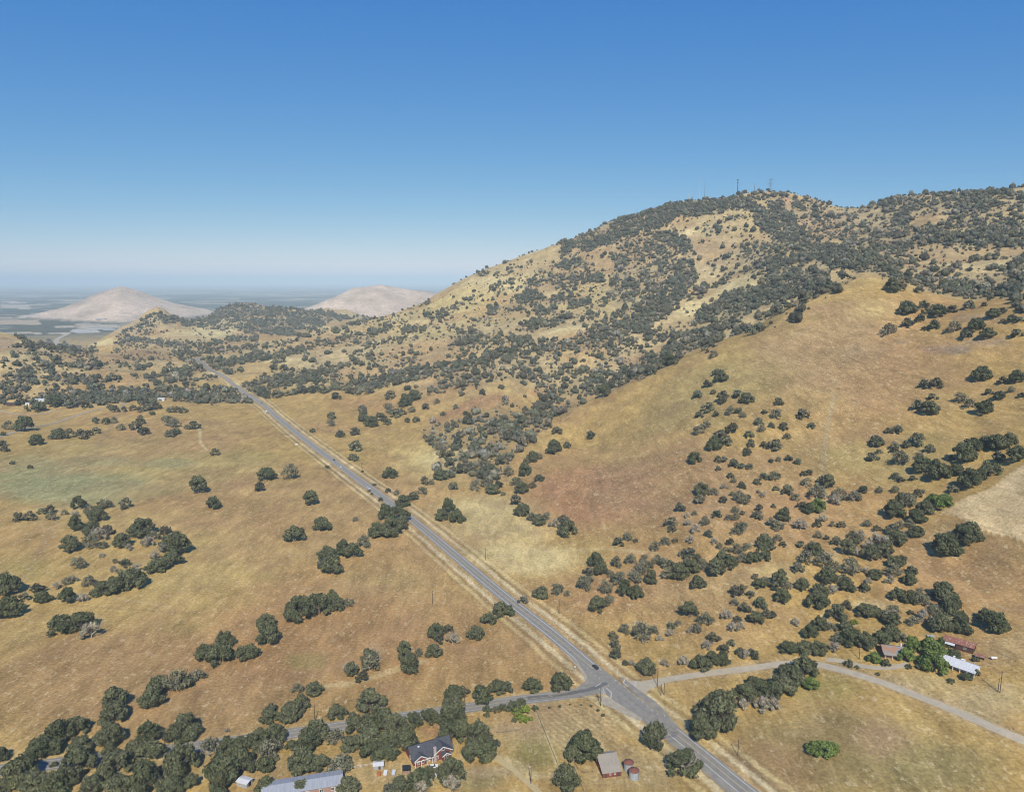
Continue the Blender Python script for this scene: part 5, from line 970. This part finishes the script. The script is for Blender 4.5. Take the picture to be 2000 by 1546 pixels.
# --- red barn
p = spot(1188, 1501); b_ = thing('barn', 'faded red barn with a long weathered grey roof next to the two grain silos', 'barn', p, R(11))
gabled(b_, 9.0, 11.2, 2.5, R(20), BARNR, GREYR, .35, 3.2)
for x in (-.9, 1.3):
    m_ = MB(); m_.tube([(x+.45*math.cos(a), -5.72, 1.55+.45*math.sin(a)) for a in np.linspace(0, 6.283, 13)], .08, 5, False); m_.build('wagon_wheel', WHITEP, b_)
door(b_, 2.9, -5.6, -.1, 1.6, 2.0, DARKW); door(b_, -3.0, -5.6, -.1, 1.2, 1.9, DARKW); door(b_, -1.5, 0, 0, 0, 0, DARKW) if False else None
window(b_, -4.5, 1.0, 1.2, 1.2, 1.0, 'x-', BARNR)
for i, (u, v, lab) in enumerate(((1227.5, 1502, 'rear round steel grain silo with a rusty conical roof, farther from the viewer'), (1238, 1518, 'front round steel grain silo with a rusty conical roof, nearer the viewer'))):
    s_ = thing('grain_silo', lab, 'silo', spot(u, v), .4*i, 'grain silos by the barn')
    m_ = MB(); prof = [(2.25,-.2)]
    for k in range(9): prof += [(2.25, .1+k*.42), (2.29, .31+k*.42)]
    m_.lathe(prof+[(2.25,3.95)], 26); m_.build('wall', GALV, s_)
    m_ = MB(); m_.lathe([(2.42,3.86),(2.46,3.92),(1.2,4.5),(.25,4.95),(.25,5.1),(.01,5.15)], 26); m_.build('roof', RUST, s_)
    m_ = MB(); m_.box(-.45,.45,-2.42,-2.27,.1,1.8); m_.build('hatch', GALV, s_)
    m_ = MB()
    for sx in (-.22,.22): m_.tube([(1.2+sx,-2.15,-.1),(1.2+sx,-2.15,4.0)], .035, 4)
    m_.build('ladder', STEEL, s_)

# --- right-hand farm
f1 = thing('farmhouse', 'low farmhouse with patched brown and grey roof among green trees by the driveway', 'house', spot(1744, 1276), R(-14))
gabled(f1, 11.5, 9.5, 2.8, R(22), PINKW, TWO, .9)
c_ = MB()
for x in (-5.4, -1.8, 1.8): c_.box(x-.12, x+.12, -6.9, -6.66, -.2, 2.3)
c_.build('porch_post', WHITEP, f1); c_ = MB(); c_.slab([(-6.3,-7.2,2.35),(2.6,-7.2,2.35),(2.6,-5.3,2.85),(-6.3,-5.3,2.85)], .12); c_.build('porch_roof', GREYR, f1)
window(f1, -2.5, -4.75, .9, 1.4, 1.3); window(f1, 3.5, -4.75, .9, 1.4, 1.3); door(f1, .3, -4.75, 0, 1, 2.1, DARKW); c_ = MB(); c_.box(3.9,4.7,1.2,2.0,2.5,6.0); c_.build('chimney', WHITEP, f1)
f2 = thing('long_farmhouse', 'long white metal roofed house with a columned porch at the right farm', 'house', spot(1868, 1300), R(-49))
gabled(f2, 21, 6.4, 3.0, R(20), WHITEP, WHITER, .6)
c_ = MB(); c_.slab([(-11,-6.2,2.25),(10.9,-6.2,2.25),(10.9,-3.6,2.95),(-11,-3.6,2.95)], .12); c_.build('porch_roof', WHITER, f2)
for x in (-10.4,-7,-3.5,0,3.5,7,10.4):
    c_ = MB(); c_.box(x-.16,x+.16,-6.05,-5.75,-.4,2.2); c_.build('porch_post', WHITEP, f2)
for x in (-8,-4.5,2,6): window(f2, x, -3.2, .9, 1.4, 1.3)
door(f2, -1.2, -3.2, 0, 1.1, 2.1, DARKW); window(f2, 10.5, .2, 1, 1.6, 1.3, 'x+')
for x in (-2, 3): c_ = MB(); c_.box(x-.5,x+.5,1.2,2.1,3.4,4.6); c_.build('roof_vent', WHITEP, f2)
f3 = thing('rusty_barn', 'rusty red roofed wooden barn behind the white roofed farm house', 'barn', spot(1874, 1263), R(-44))
gabled(f3, 15, 7, 3.3, R(25), DARKW, RUST2, .5)
door(f3, 7.5, .3, 0, 2.4, 2.5, BLACK, 'x+'); door(f3, -2, -3.5, 0, 2.2, 2.3, BLACK); window(f3, 3.4, -3.5, 1.2, 1.0, .9); c_ = MB(); c_.slab([(-6.5,-5.6,2.2),(-1.5,-5.6,2.2),(-1.5,-3.7,2.8),(-6.5,-3.7,2.8)], .1); c_.build('lean_to_roof', WHITER, f3)
K4 = .72
f4 = thing('farm_shed', 'small open shed with a patched rusty roof right of the rusty barn', 'shed', spot(1914, 1286), R(-40))
c_ = MB(); c_.box(-3.4,3.4,1.5,1.7,-.2,2.2); c_.box(3.2,3.4,-1.7,1.5,-.2,2.0); c_.box(-3.4,-3.2,-1.7,1.5,-.2,2.0); c_.build('wall', WHITEP, f4)
c_ = MB(); c_.slab([(-3.8,-2.1,2.0),(3.8,-2.1,2.0),(3.8,2.1,2.6),(-3.8,2.1,2.6)], .1); c_.build('roof', RUST2, f4)
c_ = MB()
for x in (-3.3, 0, 3.3): c_.box(x-.09,x+.09,-1.9,-1.72,-.2,1.9)
c_.build('post', DARKW, f4); f4.scale = (.66,.66,.8)
t_ = thing('utility_trailer', 'small grey trailer parked in the grass above the rusty barn', 'trailer', spot(1818, 1244), R(-10))
c_ = MB(); c_.box(-2.2,2.2,-1,1,.55,.75); c_.box(-2.2,2.2,-1,-.92,.75,1.25); c_.box(-2.2,2.2,.92,1,.75,1.25); c_.box(-2.2,-2.12,-.92,.92,.75,1.25); c_.build('bed', GALV, t_)
for y in (-1.12, 1.12):
    c_ = MB(); c_.tube([(0,y-.1,.32),(0,y+.1,.32)], .34, 12); c_.build('wheel', BLACK, t_)
c_ = MB(); c_.tube([(2.2,0,.62),(3.6,0,.5)], .06, 5); c_.build('tow_bar', STEEL, t_)
for u, v, l in ((1941, 1287, 'white water tank lying right of the small open farm shed'), (1877, 1291, 'white propane tank behind the white roofed farm house')):
    t_ = thing('tank', l, 'tank', spot(u, v), R(-5)); c_ = MB(); c_.tube([(-1.7,0,1),(-1.5,0,1),(1.5,0,1),(1.7,0,1)], [.25,.62,.62,.25], 12); c_.build('body', WHITEP, t_)
    c_ = MB(); c_.box(-1.1,-.9,-.4,.4,-.1,.5); c_.box(.9,1.1,-.4,.4,-.1,.5); c_.build('stand', CONC, t_)

# --- bottom-left farm
g1 = thing('metal_roofed_barn', 'long pinkish farm building with a blue-grey metal roof at the bottom edge', 'building', spot(592, 1541), R(14))
gabled(g1, 34, 9.5, 3.2, R(14), PINKW, METALR, .6)
for x in (-12,-6,2,8,13): window(g1, x, -4.75, 1.0, 1.4, 1.2)
door(g1, 15, -4.75, 0, 2.4, 2.5, WHITEP); door(g1, -1.5, -4.75, 0, 1.1, 2.1, DARKW)
c_ = MB(); c_.box(17.9,18.15,-5.1,-4.85,-.3,3.1); c_.box(13.5,13.7,-5.6,-5.4,-.3,2.9); c_.build('porch_post', WHITEP, g1)
g2 = thing('metal_shed', 'small shed with a bright white sheet roof under oaks left of the long roof', 'shed', spot(478, 1531), R(-20))
gabled(g2, 5.6, 4.0, 2.2, R(12), GALV, WHITER, .35); door(g2, 2.8, 0, 0, 1.6, 1.9, BLACK, 'x+'); window(g2, -1, -2, 1, 1, .7)
g3 = thing('garden_shed', 'little white roofed shed between the grove and the dark roofed house', 'shed', spot(739.5, 1497), R(8))
gabled(g3, 4.6, 3.6, 1.9, R(14), GALV, WHITER, .3); door(g3, .5, -1.8, 0, 1.0, 1.8, DARKW)
def crate_box(label, u, v, sx, sy, sz, mat, lid, name='hutch', cat='hutch', rot=0):
    o = thing(name, label, cat, spot(u, v), rot); c_ = MB(); c_.box(-sx/2,sx/2,-sy/2,sy/2,.15,sz); c_.build('body', mat, o)
    c_ = MB(); c_.slab([(-sx/2-.1,-sy/2-.1,sz+.16),(sx/2+.1,-sy/2-.1,sz+.16),(sx/2+.1,sy/2+.1,sz+.3),(-sx/2-.1,sy/2+.1,sz+.3)], .1); c_.build('lid', lid, o)
    c_ = MB()
    for x in (-1, 1):
        for y in (-1, 1): c_.box(x*(sx/2-.1)-.07,x*(sx/2-.1)+.07,y*(sy/2-.1)-.07,y*(sy/2-.1)+.07,-.1,.15)
    c_.build('foot', DARKW, o)
crate_box('orange wooden hutch on the grass below the little white roofed shed', 740.5, 1513, 1.5, 1.6, 1.3, ORANGE, ORANGE, 'animal_hutch')
crate_box('brighter white raised box right of the orange hutch', 753, 1510, 1.4, 2.8, .7, WHITEP, WHITEP, 'raised_box', 'box'); crate_box('greyer white raised box, right one of the two beside the orange hutch', 769, 1510, 1.4, 3.0, .7, GALV, WHITER, 'raised_box', 'box')
g4 = thing('open_shelter', 'black roofed open shelter in front of the house porch', 'shelter', spot(794, 1507), R(8))
c_ = MB(); c_.slab([(-1.9,-1.5,2.3),(1.9,-1.5,2.3),(1.9,1.5,2.7),(-1.9,1.5,2.7)], .1); c_.build('roof', simple_mat('black_cover', (.022,.022,.024), (.03,.03,.032), 2), g4); c_ = MB(); c_.box(-1.6,1.6,-1.3,-1.15,-.1,1.3); c_.box(-1.6,-1.45,-1.15,1.2,-.1,1.3); c_.build('wall', PINKW, g4)
c_ = MB()
for x in (-1.7,1.7):
    for y in (-1.4,1.4): c_.box(x-.06,x+.06,y-.06,y+.06,-.1,2.25 if y < 0 else 2.6)
c_.build('post', DARKW, g4)
t_ = thing('covered_equipment', 'bright blue tarp draped over equipment under the yard oak by the barn', 'tarp', spot(1141, 1480), .5)
c_ = MB(); c_.prism([(-1.1,-.05),(1.1,-.05),(1.0,.8),(.5,1.5),(-.3,1.7),(-.9,1.0)], -1.5, 1.5); c_.build('tarp', BLUET, t_)

# --- vehicles
def car(label, pt, rot, mat, kind='car', group=None):
    o = thing('car' if kind == 'car' else 'pickup_truck' if kind == 'pickup' else 'box_truck', label, kind if kind == 'car' else 'truck', pt, rot, group)
    b_ = MB()
    if kind == 'car':
        b_.prism([(-.9,.32),(.9,.32),(.92,.62),(.86,.92),(-.86,.92),(-.92,.62)], -2.3, 2.3); b_.build('body', mat, o)
        c_ = MB(); c_.add([(-1.9,-.8,.92),(1.1,-.8,.92),(1.1,.8,.92),(-1.9,.8,.92),(-1.35,-.62,1.44),(.35,-.62,1.44),(.35,.62,1.44),(-1.35,.62,1.44)], [(0,1,5,4),(1,2,6,5),(2,3,7,6),(3,0,4,7)]); c_.build('window', GLASS, o)
        c_ = MB(); c_.box(-1.36,.36,-.63,.63,1.435,1.48); c_.build('roof', mat, o)
    elif kind == 'pickup':
        b_.box(-2.6,2.7,-.95,.95,.45,1.0); b_.box(-2.6,-2.5,-.95,.95,1.0,1.35); b_.box(-2.5,-.6,-.95,-.85,1.0,1.35); b_.box(-2.5,-.6,.85,.95,1.0,1.35); b_.build('body', mat, o)
        c_ = MB(); c_.add([(-.6,-.88,1.0),(1.3,-.88,1.0),(1.3,.88,1.0),(-.6,.88,1.0),(-.45,-.72,1.72),(.65,-.72,1.72),(.65,.72,1.72),(-.45,.72,1.72)], [(0,1,5,4),(1,2,6,5),(2,3,7,6),(3,0,4,7)]); c_.build('window', GLASS, o)
        c_ = MB(); c_.box(-.46,.66,-.73,.73,1.715,1.77); c_.build('roof', mat, o)
    else:
        b_.box(-3.6,1.6,-1.15,1.15,.9,3.2); b_.build('cargo_box', mat, o); c_ = MB(); c_.prism([(-1.0,.6),(1.0,.6),(1.0,1.9),(.9,2.3),(-.9,2.3),(-1.0,1.9)], 1.75, 3.4); c_.build('cab', mat, o); c_ = MB(); c_.box(3.4,3.44,-.9,.9,1.4,2.1); c_.build('windscreen', GLASS, o); c_ = MB(); c_.box(-3.6,3.4,-.5,.5,.5,.89); c_.build('chassis', BLACK, o)
    xs = (-1.45, 1.45) if kind == 'car' else (-1.7, 1.8) if kind == 'pickup' else (-2.4, 2.5)
    for x in xs:
        for y in (-.86, .86): c_ = MB(); c_.tube([(x,y-.11,.33),(x,y+.11,.33)], .33, 12); c_.build('wheel', BLACK, o)
    for y in (-.6, .6): c_ = MB(); X0 = 2.3 if kind == 'car' else 2.7 if kind == 'pickup' else 3.4; c_.box(X0,X0+.03,y-.2,y+.2,.62,.78); c_.build('headlight', WHITEP, o)
    return o
CBLACK = simple_mat('black_car_paint', (.02,.022,.026), (.025,.027,.03), 1, .3, spec=.5); CWHITE = simple_mat('white_car_paint', (.75,.75,.75), (.70,.70,.70), 1, .35, spec=.5); CDARK = simple_mat('dark_grey_car_paint', (.05,.055,.06), (.04,.045,.05), 1, .35, spec=.5)
def on_road(u, v, off):
    q = cast1(u, v)[:2]; i = int(np.argmin(np.hypot(*(hw-q).T))); i = min(max(i,1), len(hw)-2); t = hw[i+1]-hw[i-1]; t /= np.linalg.norm(t); n = np.array((-t[1], t[0])); xy = hw[i]+n*off
    return (*xy, lift([xy], .13)[0,2]), math.atan2(t[1], t[0])
for u, v, off, mt, kd, lab, fl in ((1166,1305,-1.75,CBLACK,'car','black car with pale windows driving up to the junction',1), (732,952,1.7,CWHITE,'pickup','white pickup truck on the highway above the roadside grove',0), (676,912,1.7,CWHITE,'car','white car on the highway between the white pickup and a black car',0), (651,899,-1.7,CBLACK,'car','black car on the highway beyond the white car',1), (513,787,-1.8,CDARK,'car','dark car on the highway just out of the tree belt',1)):
    pt, a = on_road(u, v, off); car(lab, pt, a+(0 if fl else math.pi), mt, kd)
pt, a = on_road(520, 806, 8.5); car('white box truck parked on the shoulder near the tree belt', pt, a+math.pi, CWHITE, 'box truck')
car('white car parked in front of the dark roofed house', spot(846, 1498), R(15), CWHITE); car('white car half hidden by the yard oak below the house', spot(847, 1519), R(60), CWHITE)

# --- poles, posts, signs
def pole(label, u, v, h, arm=1, rot=0., brace=False):
    o = thing('utility_pole', label, 'utility pole', spot(u, v), rot, 'wooden utility poles'); m_ = MB(); m_.tube([(0,0,-.3),(0,0,h)], [.2,.14], 8); m_.build('mast', POLEW, o)
    for k in range(arm):
        m_ = MB(); m_.box(-1.25,1.25,.15,.27,h-.75-k*1.0,h-.60-k*1.0); ar = m_.build('crossarm', POLEW, o); m_ = MB()
        for x in (-1.1,-.4,.4,1.1): m_.tube([(x,.21,h-.6-k),(x,.21,h-.36-k)], .05, 5)
        m_.build('insulator', STEELW, ar)
    if arm > 1 or brace: m_ = MB(); m_.lathe([(.02,h-3.1),(.32,h-3.05),(.32,h-2.2),(.02,h-2.15)], 10, .45, 0); m_.build('transformer', GALV, o)
    return o
pole('tall utility pole at the mouth of the pale dirt road', 1284, 1340, 11.5, 1, .5); pole('utility pole at the corner of the side road and the highway', 1173, 1378, 10.5, 2, .9)
pole('leaning pair pole, left one just below the dirt road mouth', 1291, 1357, 6.5, 0); pole('leaning pair pole, right one just below the dirt road mouth', 1297, 1356, 7, 0)
pole('utility pole in the field right of the highway at the bottom', 1441, 1475, 8.5, 1, .7); pole('utility pole standing beside the bottom verge with the trees of the lower pair', 1361, 1300, 6, 0)
pole('tallest utility pole at the right farm, right of its twin', 1953, 1352, 12, 1, .4); pole('shorter pole of the pair at the right farm', 1949, 1351, 7.5, 0)
pole('utility pole in front of the farm grove by the dirt road', 1678, 1286, 9.5, 1, .2); pole('utility pole beside the lane in front of the big bottom left oaks', 323, 1462, 10, 1, .3)
pole('utility pole by the tall stand of oaks at the side road', 907, 1378, 10, 1, .3); pole('utility pole in the brown field left of the highway', 845, 1179, 10, 1, .7); pole('utility pole on the meadow right of the highway, near the pair of oaks', 707, 918, 10, 1, .7)
pole('utility pole on the meadow right of the highway, far above the junction', 948, 1093, 10, 1, .7); pole('utility pole on the right verge before the junction', 1092, 1198, 10, 1, .7); pole('utility pole at the lower edge of the yard left of the barn', 1037, 1529, 10, 1, .2)
pole('utility pole below the pair of oaks in the upper highway meadow', 491, 739, 10, 1, .7); pole('utility pole on the lower left field by the grazing lane', 615, 1408, 9, 1, .3)
proto = None
for u, v in ((1123,1314),(1206,1314),(1342,1435),(1363,1452),(1420,1465),(1454,1525),(1428,1543),(1298,1399),(1108,1249),(1432,1541),(1318,1414)):
    q = spot(u, v)
    if proto is None:
        proto = thing('delineator_post', 'thin white delineator post at the edge of the highway near the junction', 'road post', q, .6, 'white posts along the highway edge'); m_ = MB(); m_.box(-.09,.09,-.03,.03,-.1,1.25); m_.build('post', WHITEP, proto); m_ = MB(); m_.box(-.06,.06,-.045,-.032,.95,1.15); m_.build('reflector', STEELW, proto)
    else: copy_tree(proto, loc=q)
def sign(label, u, v, rot, shape):
    o = thing('road_sign', label, 'road sign', spot(u, v), rot); m_ = MB(); m_.tube([(0,0,-.2),(0,0,2.9)], .05, 6); m_.build('post', GALV, o); m_ = MB()
    if shape == 8: m_.add([(.42*math.cos(R(22.5+45*k)), -.06, 2.5+.42*math.sin(R(22.5+45*k))) for k in range(8)]+[(.42*math.cos(R(22.5+45*k)), -.03, 2.5+.42*math.sin(R(22.5+45*k))) for k in range(8)], [tuple(range(8)), tuple(range(15,7,-1))]+[(k,8+k,8+(k+1)%8,(k+1)%8) for k in range(8)])
    else: m_.box(-.45,.45,-.06,-.03,2.1,2.9)
    m_.build('panel', STEELW, o)
sign('small white sign post on the gravel corner left of the junction', 1123, 1309, 0, 4); sign('grey sign seen from behind on the right verge of the highway', 1112, 1247, R(160), 4)

# --- fences
def fence(label, pts, step=7., hgt=1.2, mat=FENCEW, rails=0, name='fence'):
    P = smooth_path(cast(*zip(*pts))[:, :2], step); z = height(P[:,0], P[:,1]); o = thing(name, label, 'fence', (P[0,0], P[0,1], z[0]))
    b0 = np.array((P[0,0], P[0,1], z[0])); m_ = MB()
    for x, y, q in np.c_[P, z]-b0: m_.tube([(x,y,q-.2),(x,y,q+hgt)], .085, 5)
    m_.build('posts', mat, o)['kind'] = 'stuff'
    m_ = MB(); pz = np.c_[P, z]-b0
    for k in ((.45,.95) if rails else (.3,.7,1.1)):
        m_.tube([(x,y,q+k*hgt/1.2) for x,y,q in pz], .055 if rails else .018, 4, False)
    m_.build('rail' if rails else 'wire', mat if rails else STEEL, o)
fence('wire fence along the straw slope at the right frame edge', [(1838,997),(1905,1024),(2000,1052),(2060,1070)], 5)
fence('wire fence climbing right of the red roofed farm barn', [(1868,1231),(1910,1254),(1960,1281),(2010,1305)], 6)
fence('wire fence above the dirt road past the white roofed farm house', [(1640,1298),(1703,1317),(1790,1347),(1870,1378),(1950,1413),(2010,1440)], 6)
fence('wire fence on the right side of the highway above the junction', [(1180,1296),(1120,1250),(1040,1180),(930,1085),(820,993),(730,920)], 8)
fence('wire fence on the left side of the highway above the junction', [(1070,1265),(1000,1205),(900,1118),(800,1035),(700,960),(600,880)], 8)
fence('post fence along the bare yard beside the side road', [(1055,1368),(1085,1365),(1112,1362),(1140,1360),(1172,1373),(1196,1396),(1215,1408)], 6)
fence('wire fence on the right verge of the highway at the bottom', [(1295,1355),(1340,1398),(1400,1450),(1470,1505),(1520,1546)], 8)
fence('low rail fence running down the yard to the red barn', [(1048,1390),(1062,1425),(1078,1465),(1092,1500)], 4, 1.1, FENCEW, 1)
fence('rail fence in the yard left of the red barn', [(1122,1490),(1130,1504),(1139,1511),(1158,1507)], 3, 1.1, FENCEW, 1); fence('dark rail fence at the bottom edge left of the barn', [(1122,1500),(1130,1520),(1140,1545),(1150,1565)], 3, 1.1, FENCEW, 1)
fence('short rail fence in the bare garden right of the house oaks', [(970,1431),(985,1430),(1003,1428),(1014,1426)], 3, 1.0, FENCEW, 1); fence('white fence line left of the little white roofed shed', [(655,1504),(690,1500),(728,1493)], 4, 1.2, WHITEP, 1)

# --- masts on the summit
def tower(label, u, v, top, w, kind, mat):
    a_ = float(azs(u, v)[0]); i_ = int(np.argmin(np.abs(az_g-a_))); el = np.where((d_g > 1750*S) & (d_g < 2900*S), (Z[:, i_]-H)/d_g, -9); d_ = d_g[int(np.argmax(el))]; q = np.array((d_*math.sin(a_), d_*math.cos(a_), height(d_*math.sin(a_), d_*math.cos(a_)))); dd = float(depth_of(q))
    hgt = float(H + d_*azs(u, top)[1] - q[2]); o = thing('radio_tower', label, 'radio tower', q, .3); w = w*dd/FPX
    if kind == 'lattice':
        m_ = MB(); c4 = [(-1,-1),(1,-1),(1,1),(-1,1)]; tw_ = lambda z: w*.5*(1-.35*z/hgt)
        for sx, sy in c4: m_.tube([(sx*tw_(0),sy*tw_(0),-3),(sx*tw_(hgt),sy*tw_(hgt),hgt)], .16, 4)
        n = 9
        for k in range(n):
            z0, z1 = hgt*k/n, hgt*(k+1)/n
            for i in range(4):
                a, b2 = c4[i], c4[(i+1)%4]; m_.tube([(a[0]*tw_(z0),a[1]*tw_(z0),z0),(b2[0]*tw_(z1),b2[1]*tw_(z1),z1)], .1, 4, False); m_.tube([(a[0]*tw_(z1),a[1]*tw_(z1),z1),(b2[0]*tw_(z1),b2[1]*tw_(z1),z1)], .1, 4, False)
        m_.build('mast', mat, o)
        for z in (.95, .62):
            for i, (x, y) in enumerate(((-1,-1),(1,-1),(1,1),(-1,1))): m_ = MB(); X_ = x*w*1.05; Y_ = y*w*.9; m_.box(X_-.45,X_+.45,Y_-.3,Y_+.3,hgt*z-2.3,hgt*z+1.6); m_.tube([(X_,Y_,hgt*z),(0,0,hgt*z)], .12, 4); m_.build('panel_antenna', STEEL, o)
    elif kind == 'mono':
        m_ = MB(); m_.tube([(0,0,-3),(0,0,hgt)], [w*.62,w*.42], 10); m_.build('mast', mat, o)
        for z, r in ((.97,1.25),(.78,.9)): m_ = MB(); m_.lathe([(.1,hgt*z-1.1),(w*r,hgt*z-.9),(w*r,hgt*z+.9),(.1,hgt*z+1)], 9); m_.build('antenna_ring', STEEL, o)
    else:
        m_ = MB(); m_.tube([(0,0,-3),(0,0,hgt)], [w*.5,w*.3], 6); m_.build('mast', mat, o)
        m_ = MB(); m_.tube([(0,-.2,hgt*.8),(0,-1.1,hgt*.8)], [1.1,.2], 10); m_.build('dish', STEELW, o)
tower('broad lattice radio tower with panel antennas on the summit, rightmost of the masts', 1504, 374, 349, 3.6, 'lattice', STEEL)
tower('dark thick monopole mast with ringed top on the summit', 1440, 381, 350, 1.6, 'mono', STEEL); tower('short pale mast beside the hut on the summit', 1473, 372, 359, 1.2, 'whip', STEEL)
tower('tall thin pale whip mast on the ridge, leftmost tall one', 1366, 389, 346, .7, 'whip', STEELW); tower('tall thin grey mast right of the pale whip mast', 1376, 387, 352, .8, 'whip', STEEL)
tower('short white mast with dishes on the ridge left of the thin masts', 1345, 392, 373, 1.2, 'whip', STEELW); tower('stubby mast between the dish mast and the thin masts', 1352, 391, 381, .9, 'whip', STEEL)
o = thing('hut', 'white equipment hut beside the short mast on the summit', 'hut', cast1(1475, 376), .2); gabled(o, 8, 5, 4.5, R(12), STEELW, STEELW, .3, z0=-4); door(o, 0, -2.5, 0, 1.4, 2.2, STEEL)

# --- far farm and valley sheds
for u, v, L_, W_, lab, wm, rm in ((83,784,26,12,'long white roofed farm building under the far left tree belt',WHITEP,WHITER),(24,791,16,9,'dark low farm house at the far left frame edge',DARKW,SHINGLE),(55,791,7,6,'tiny white shed beside the far left farm track',WHITEP,WHITER),(316,782,12,8,'pale farm shed in the gap of the far tree belt',WHITEP,WHITER)):
    o = thing('farm_building', lab, 'building', spot(u, v), R(8)); gabled(o, L_, W_, 4, R(16), wm, rm, .5); door(o, 0, -W_/2, 0, 2.5, 2.6, BLACK)
o = thing('stock_trough', 'small white stock trough by the left highway fence', 'trough', spot(579, 868), R(20)); c_ = MB(); c_.box(-2,2,-.9,.9,0,.15); c_.box(-2,2,-.9,-.75,.15,1.1); c_.box(-2,2,.75,.9,.15,1.1); c_.box(-2,-1.85,-.75,.75,.15,1.1); c_.box(1.85,2,-.75,.75,.15,1.1); c_.build('tub', WHITEP, o)
for i, (u, v, L_, W_, lab) in enumerate(((197,643,150,40,'longest white packing shed on the valley floor behind the near hills'),(216,644,70,36,'white shed just right of the longest valley packing shed'),(65,617,90,40,'white shed alone on the far valley floor at left'),(46,621,50,30,'tiny white shed left of the lone far valley shed'),(198,624,60,35,'white shed below the bare mound on the valley floor'))):
    q = spot(u, v); o = thing('packing_shed', lab, 'building', q, .1); gabled(o, L_*S, W_*S, 7, R(8), CONC, GALV if i else METALR, 1)
HAZE=(1/17500,(.66,.82,.91),600,-.33); SKY=(.6,0,8,.12); SKYC=((1.25,.755),(.72,1.39),(.25,3.56)); SUNP=4.9
# ------------------------------------------------------------------ light, sky, haze, camera
SUN_EL, SUN_AZ = R(43), R(176)            # azimuth clockwise from +Y: behind the camera, a little to the right
w = bpy.data.worlds.new('World'); bpy.context.scene.world = w; w.use_nodes = True
nt = w.node_tree; sky = nt.nodes.new('ShaderNodeTexSky'); sky.sky_type = 'NISHITA'; sky.sun_disc = False
sky.sun_elevation = SUN_EL; sky.sun_rotation = SUN_AZ; sky.altitude = 0; sky.air_density = SKY[0]; sky.dust_density = SKY[1]; sky.ozone_density = SKY[2]
bg = nt.nodes['Background']; sp = nt.nodes.new('ShaderNodeSeparateColor'); cb = nt.nodes.new('ShaderNodeCombineColor'); nt.links.new(sky.outputs[0], sp.inputs[0])
for k_, (gm, ml) in enumerate(SKYC):           # deepen the clear-day blue of the sky model
    pw = nt.nodes.new('ShaderNodeMath'); pw.operation = 'POWER'; pw.inputs[1].default_value = gm; nt.links.new(sp.outputs[k_], pw.inputs[0])
    mu = nt.nodes.new('ShaderNodeMath'); mu.operation = 'MULTIPLY'; mu.inputs[1].default_value = ml; nt.links.new(pw.outputs[0], mu.inputs[0]); nt.links.new(mu.outputs[0], cb.inputs[k_])
nt.links.new(cb.outputs[0], bg.inputs[0]); bg.inputs[1].default_value = SKY[3]
L = bpy.data.lights.new('sun', 'SUN'); L.energy = SUNP; L.angle = R(.5); L.color = (1., .94, .82)
o = bpy.data.objects.new('sun', L); C.objects.link(o)
from mathutils import Vector
sd_ = Vector((math.sin(SUN_AZ)*math.cos(SUN_EL), math.cos(SUN_AZ)*math.cos(SUN_EL), math.sin(SUN_EL)))
o.rotation_euler = sd_.to_track_quat('Z', 'Y').to_euler()
if HAZE:
    m = bpy.data.materials.new('valley_haze'); m.use_nodes = True; nt = m.node_tree; nt.nodes.clear()
    out = nt.nodes.new('ShaderNodeOutputMaterial'); vs = nt.nodes.new('ShaderNodeVolumeScatter')
    vs.inputs['Color'].default_value = (*HAZE[1], 1); vs.inputs['Density'].default_value = HAZE[0]; vs.inputs['Anisotropy'].default_value = HAZE[3]
    va = nt.nodes.new('ShaderNodeVolumeAbsorption'); va.inputs['Color'].default_value = (*HAZE[1], 1); va.inputs['Density'].default_value = HAZE[0]
    ad = nt.nodes.new('ShaderNodeAddShader'); nt.links.new(vs.outputs[0], ad.inputs[0]); nt.links.new(va.outputs[0], ad.inputs[1]); nt.links.new(ad.outputs[0], out.inputs['Volume'])
    mb = MB(); mb.box(-150000, 150000, -3000, 170000, -400, HAZE[2])
    tag(mb.build('haze', m), kind='structure')
cam = bpy.data.cameras.new('camera'); co = bpy.data.objects.new('camera', cam); C.objects.link(co)
co.location = (0, 0, H); co.rotation_euler = (R(90)-PITCH, 0, 0)
cam.sensor_width = 36; cam.lens = 36*FPX/2000; cam.clip_start = 1; cam.clip_end = 400000
sc = bpy.context.scene; sc.camera = co
sc.view_settings.view_transform = 'Standard'; sc.view_settings.look = 'None'; sc.view_settings.exposure = 0
sc.render.engine = 'CYCLES'; cy = sc.cycles
cy.max_bounces = 4; cy.diffuse_bounces = 2; cy.glossy_bounces = 1; cy.transmission_bounces = 1; cy.transparent_max_bounces = 4; cy.volume_bounces = 0
cy.use_denoising = True; cy.pixel_filter_type = 'BLACKMAN_HARRIS'; cy.filter_width = 1.0
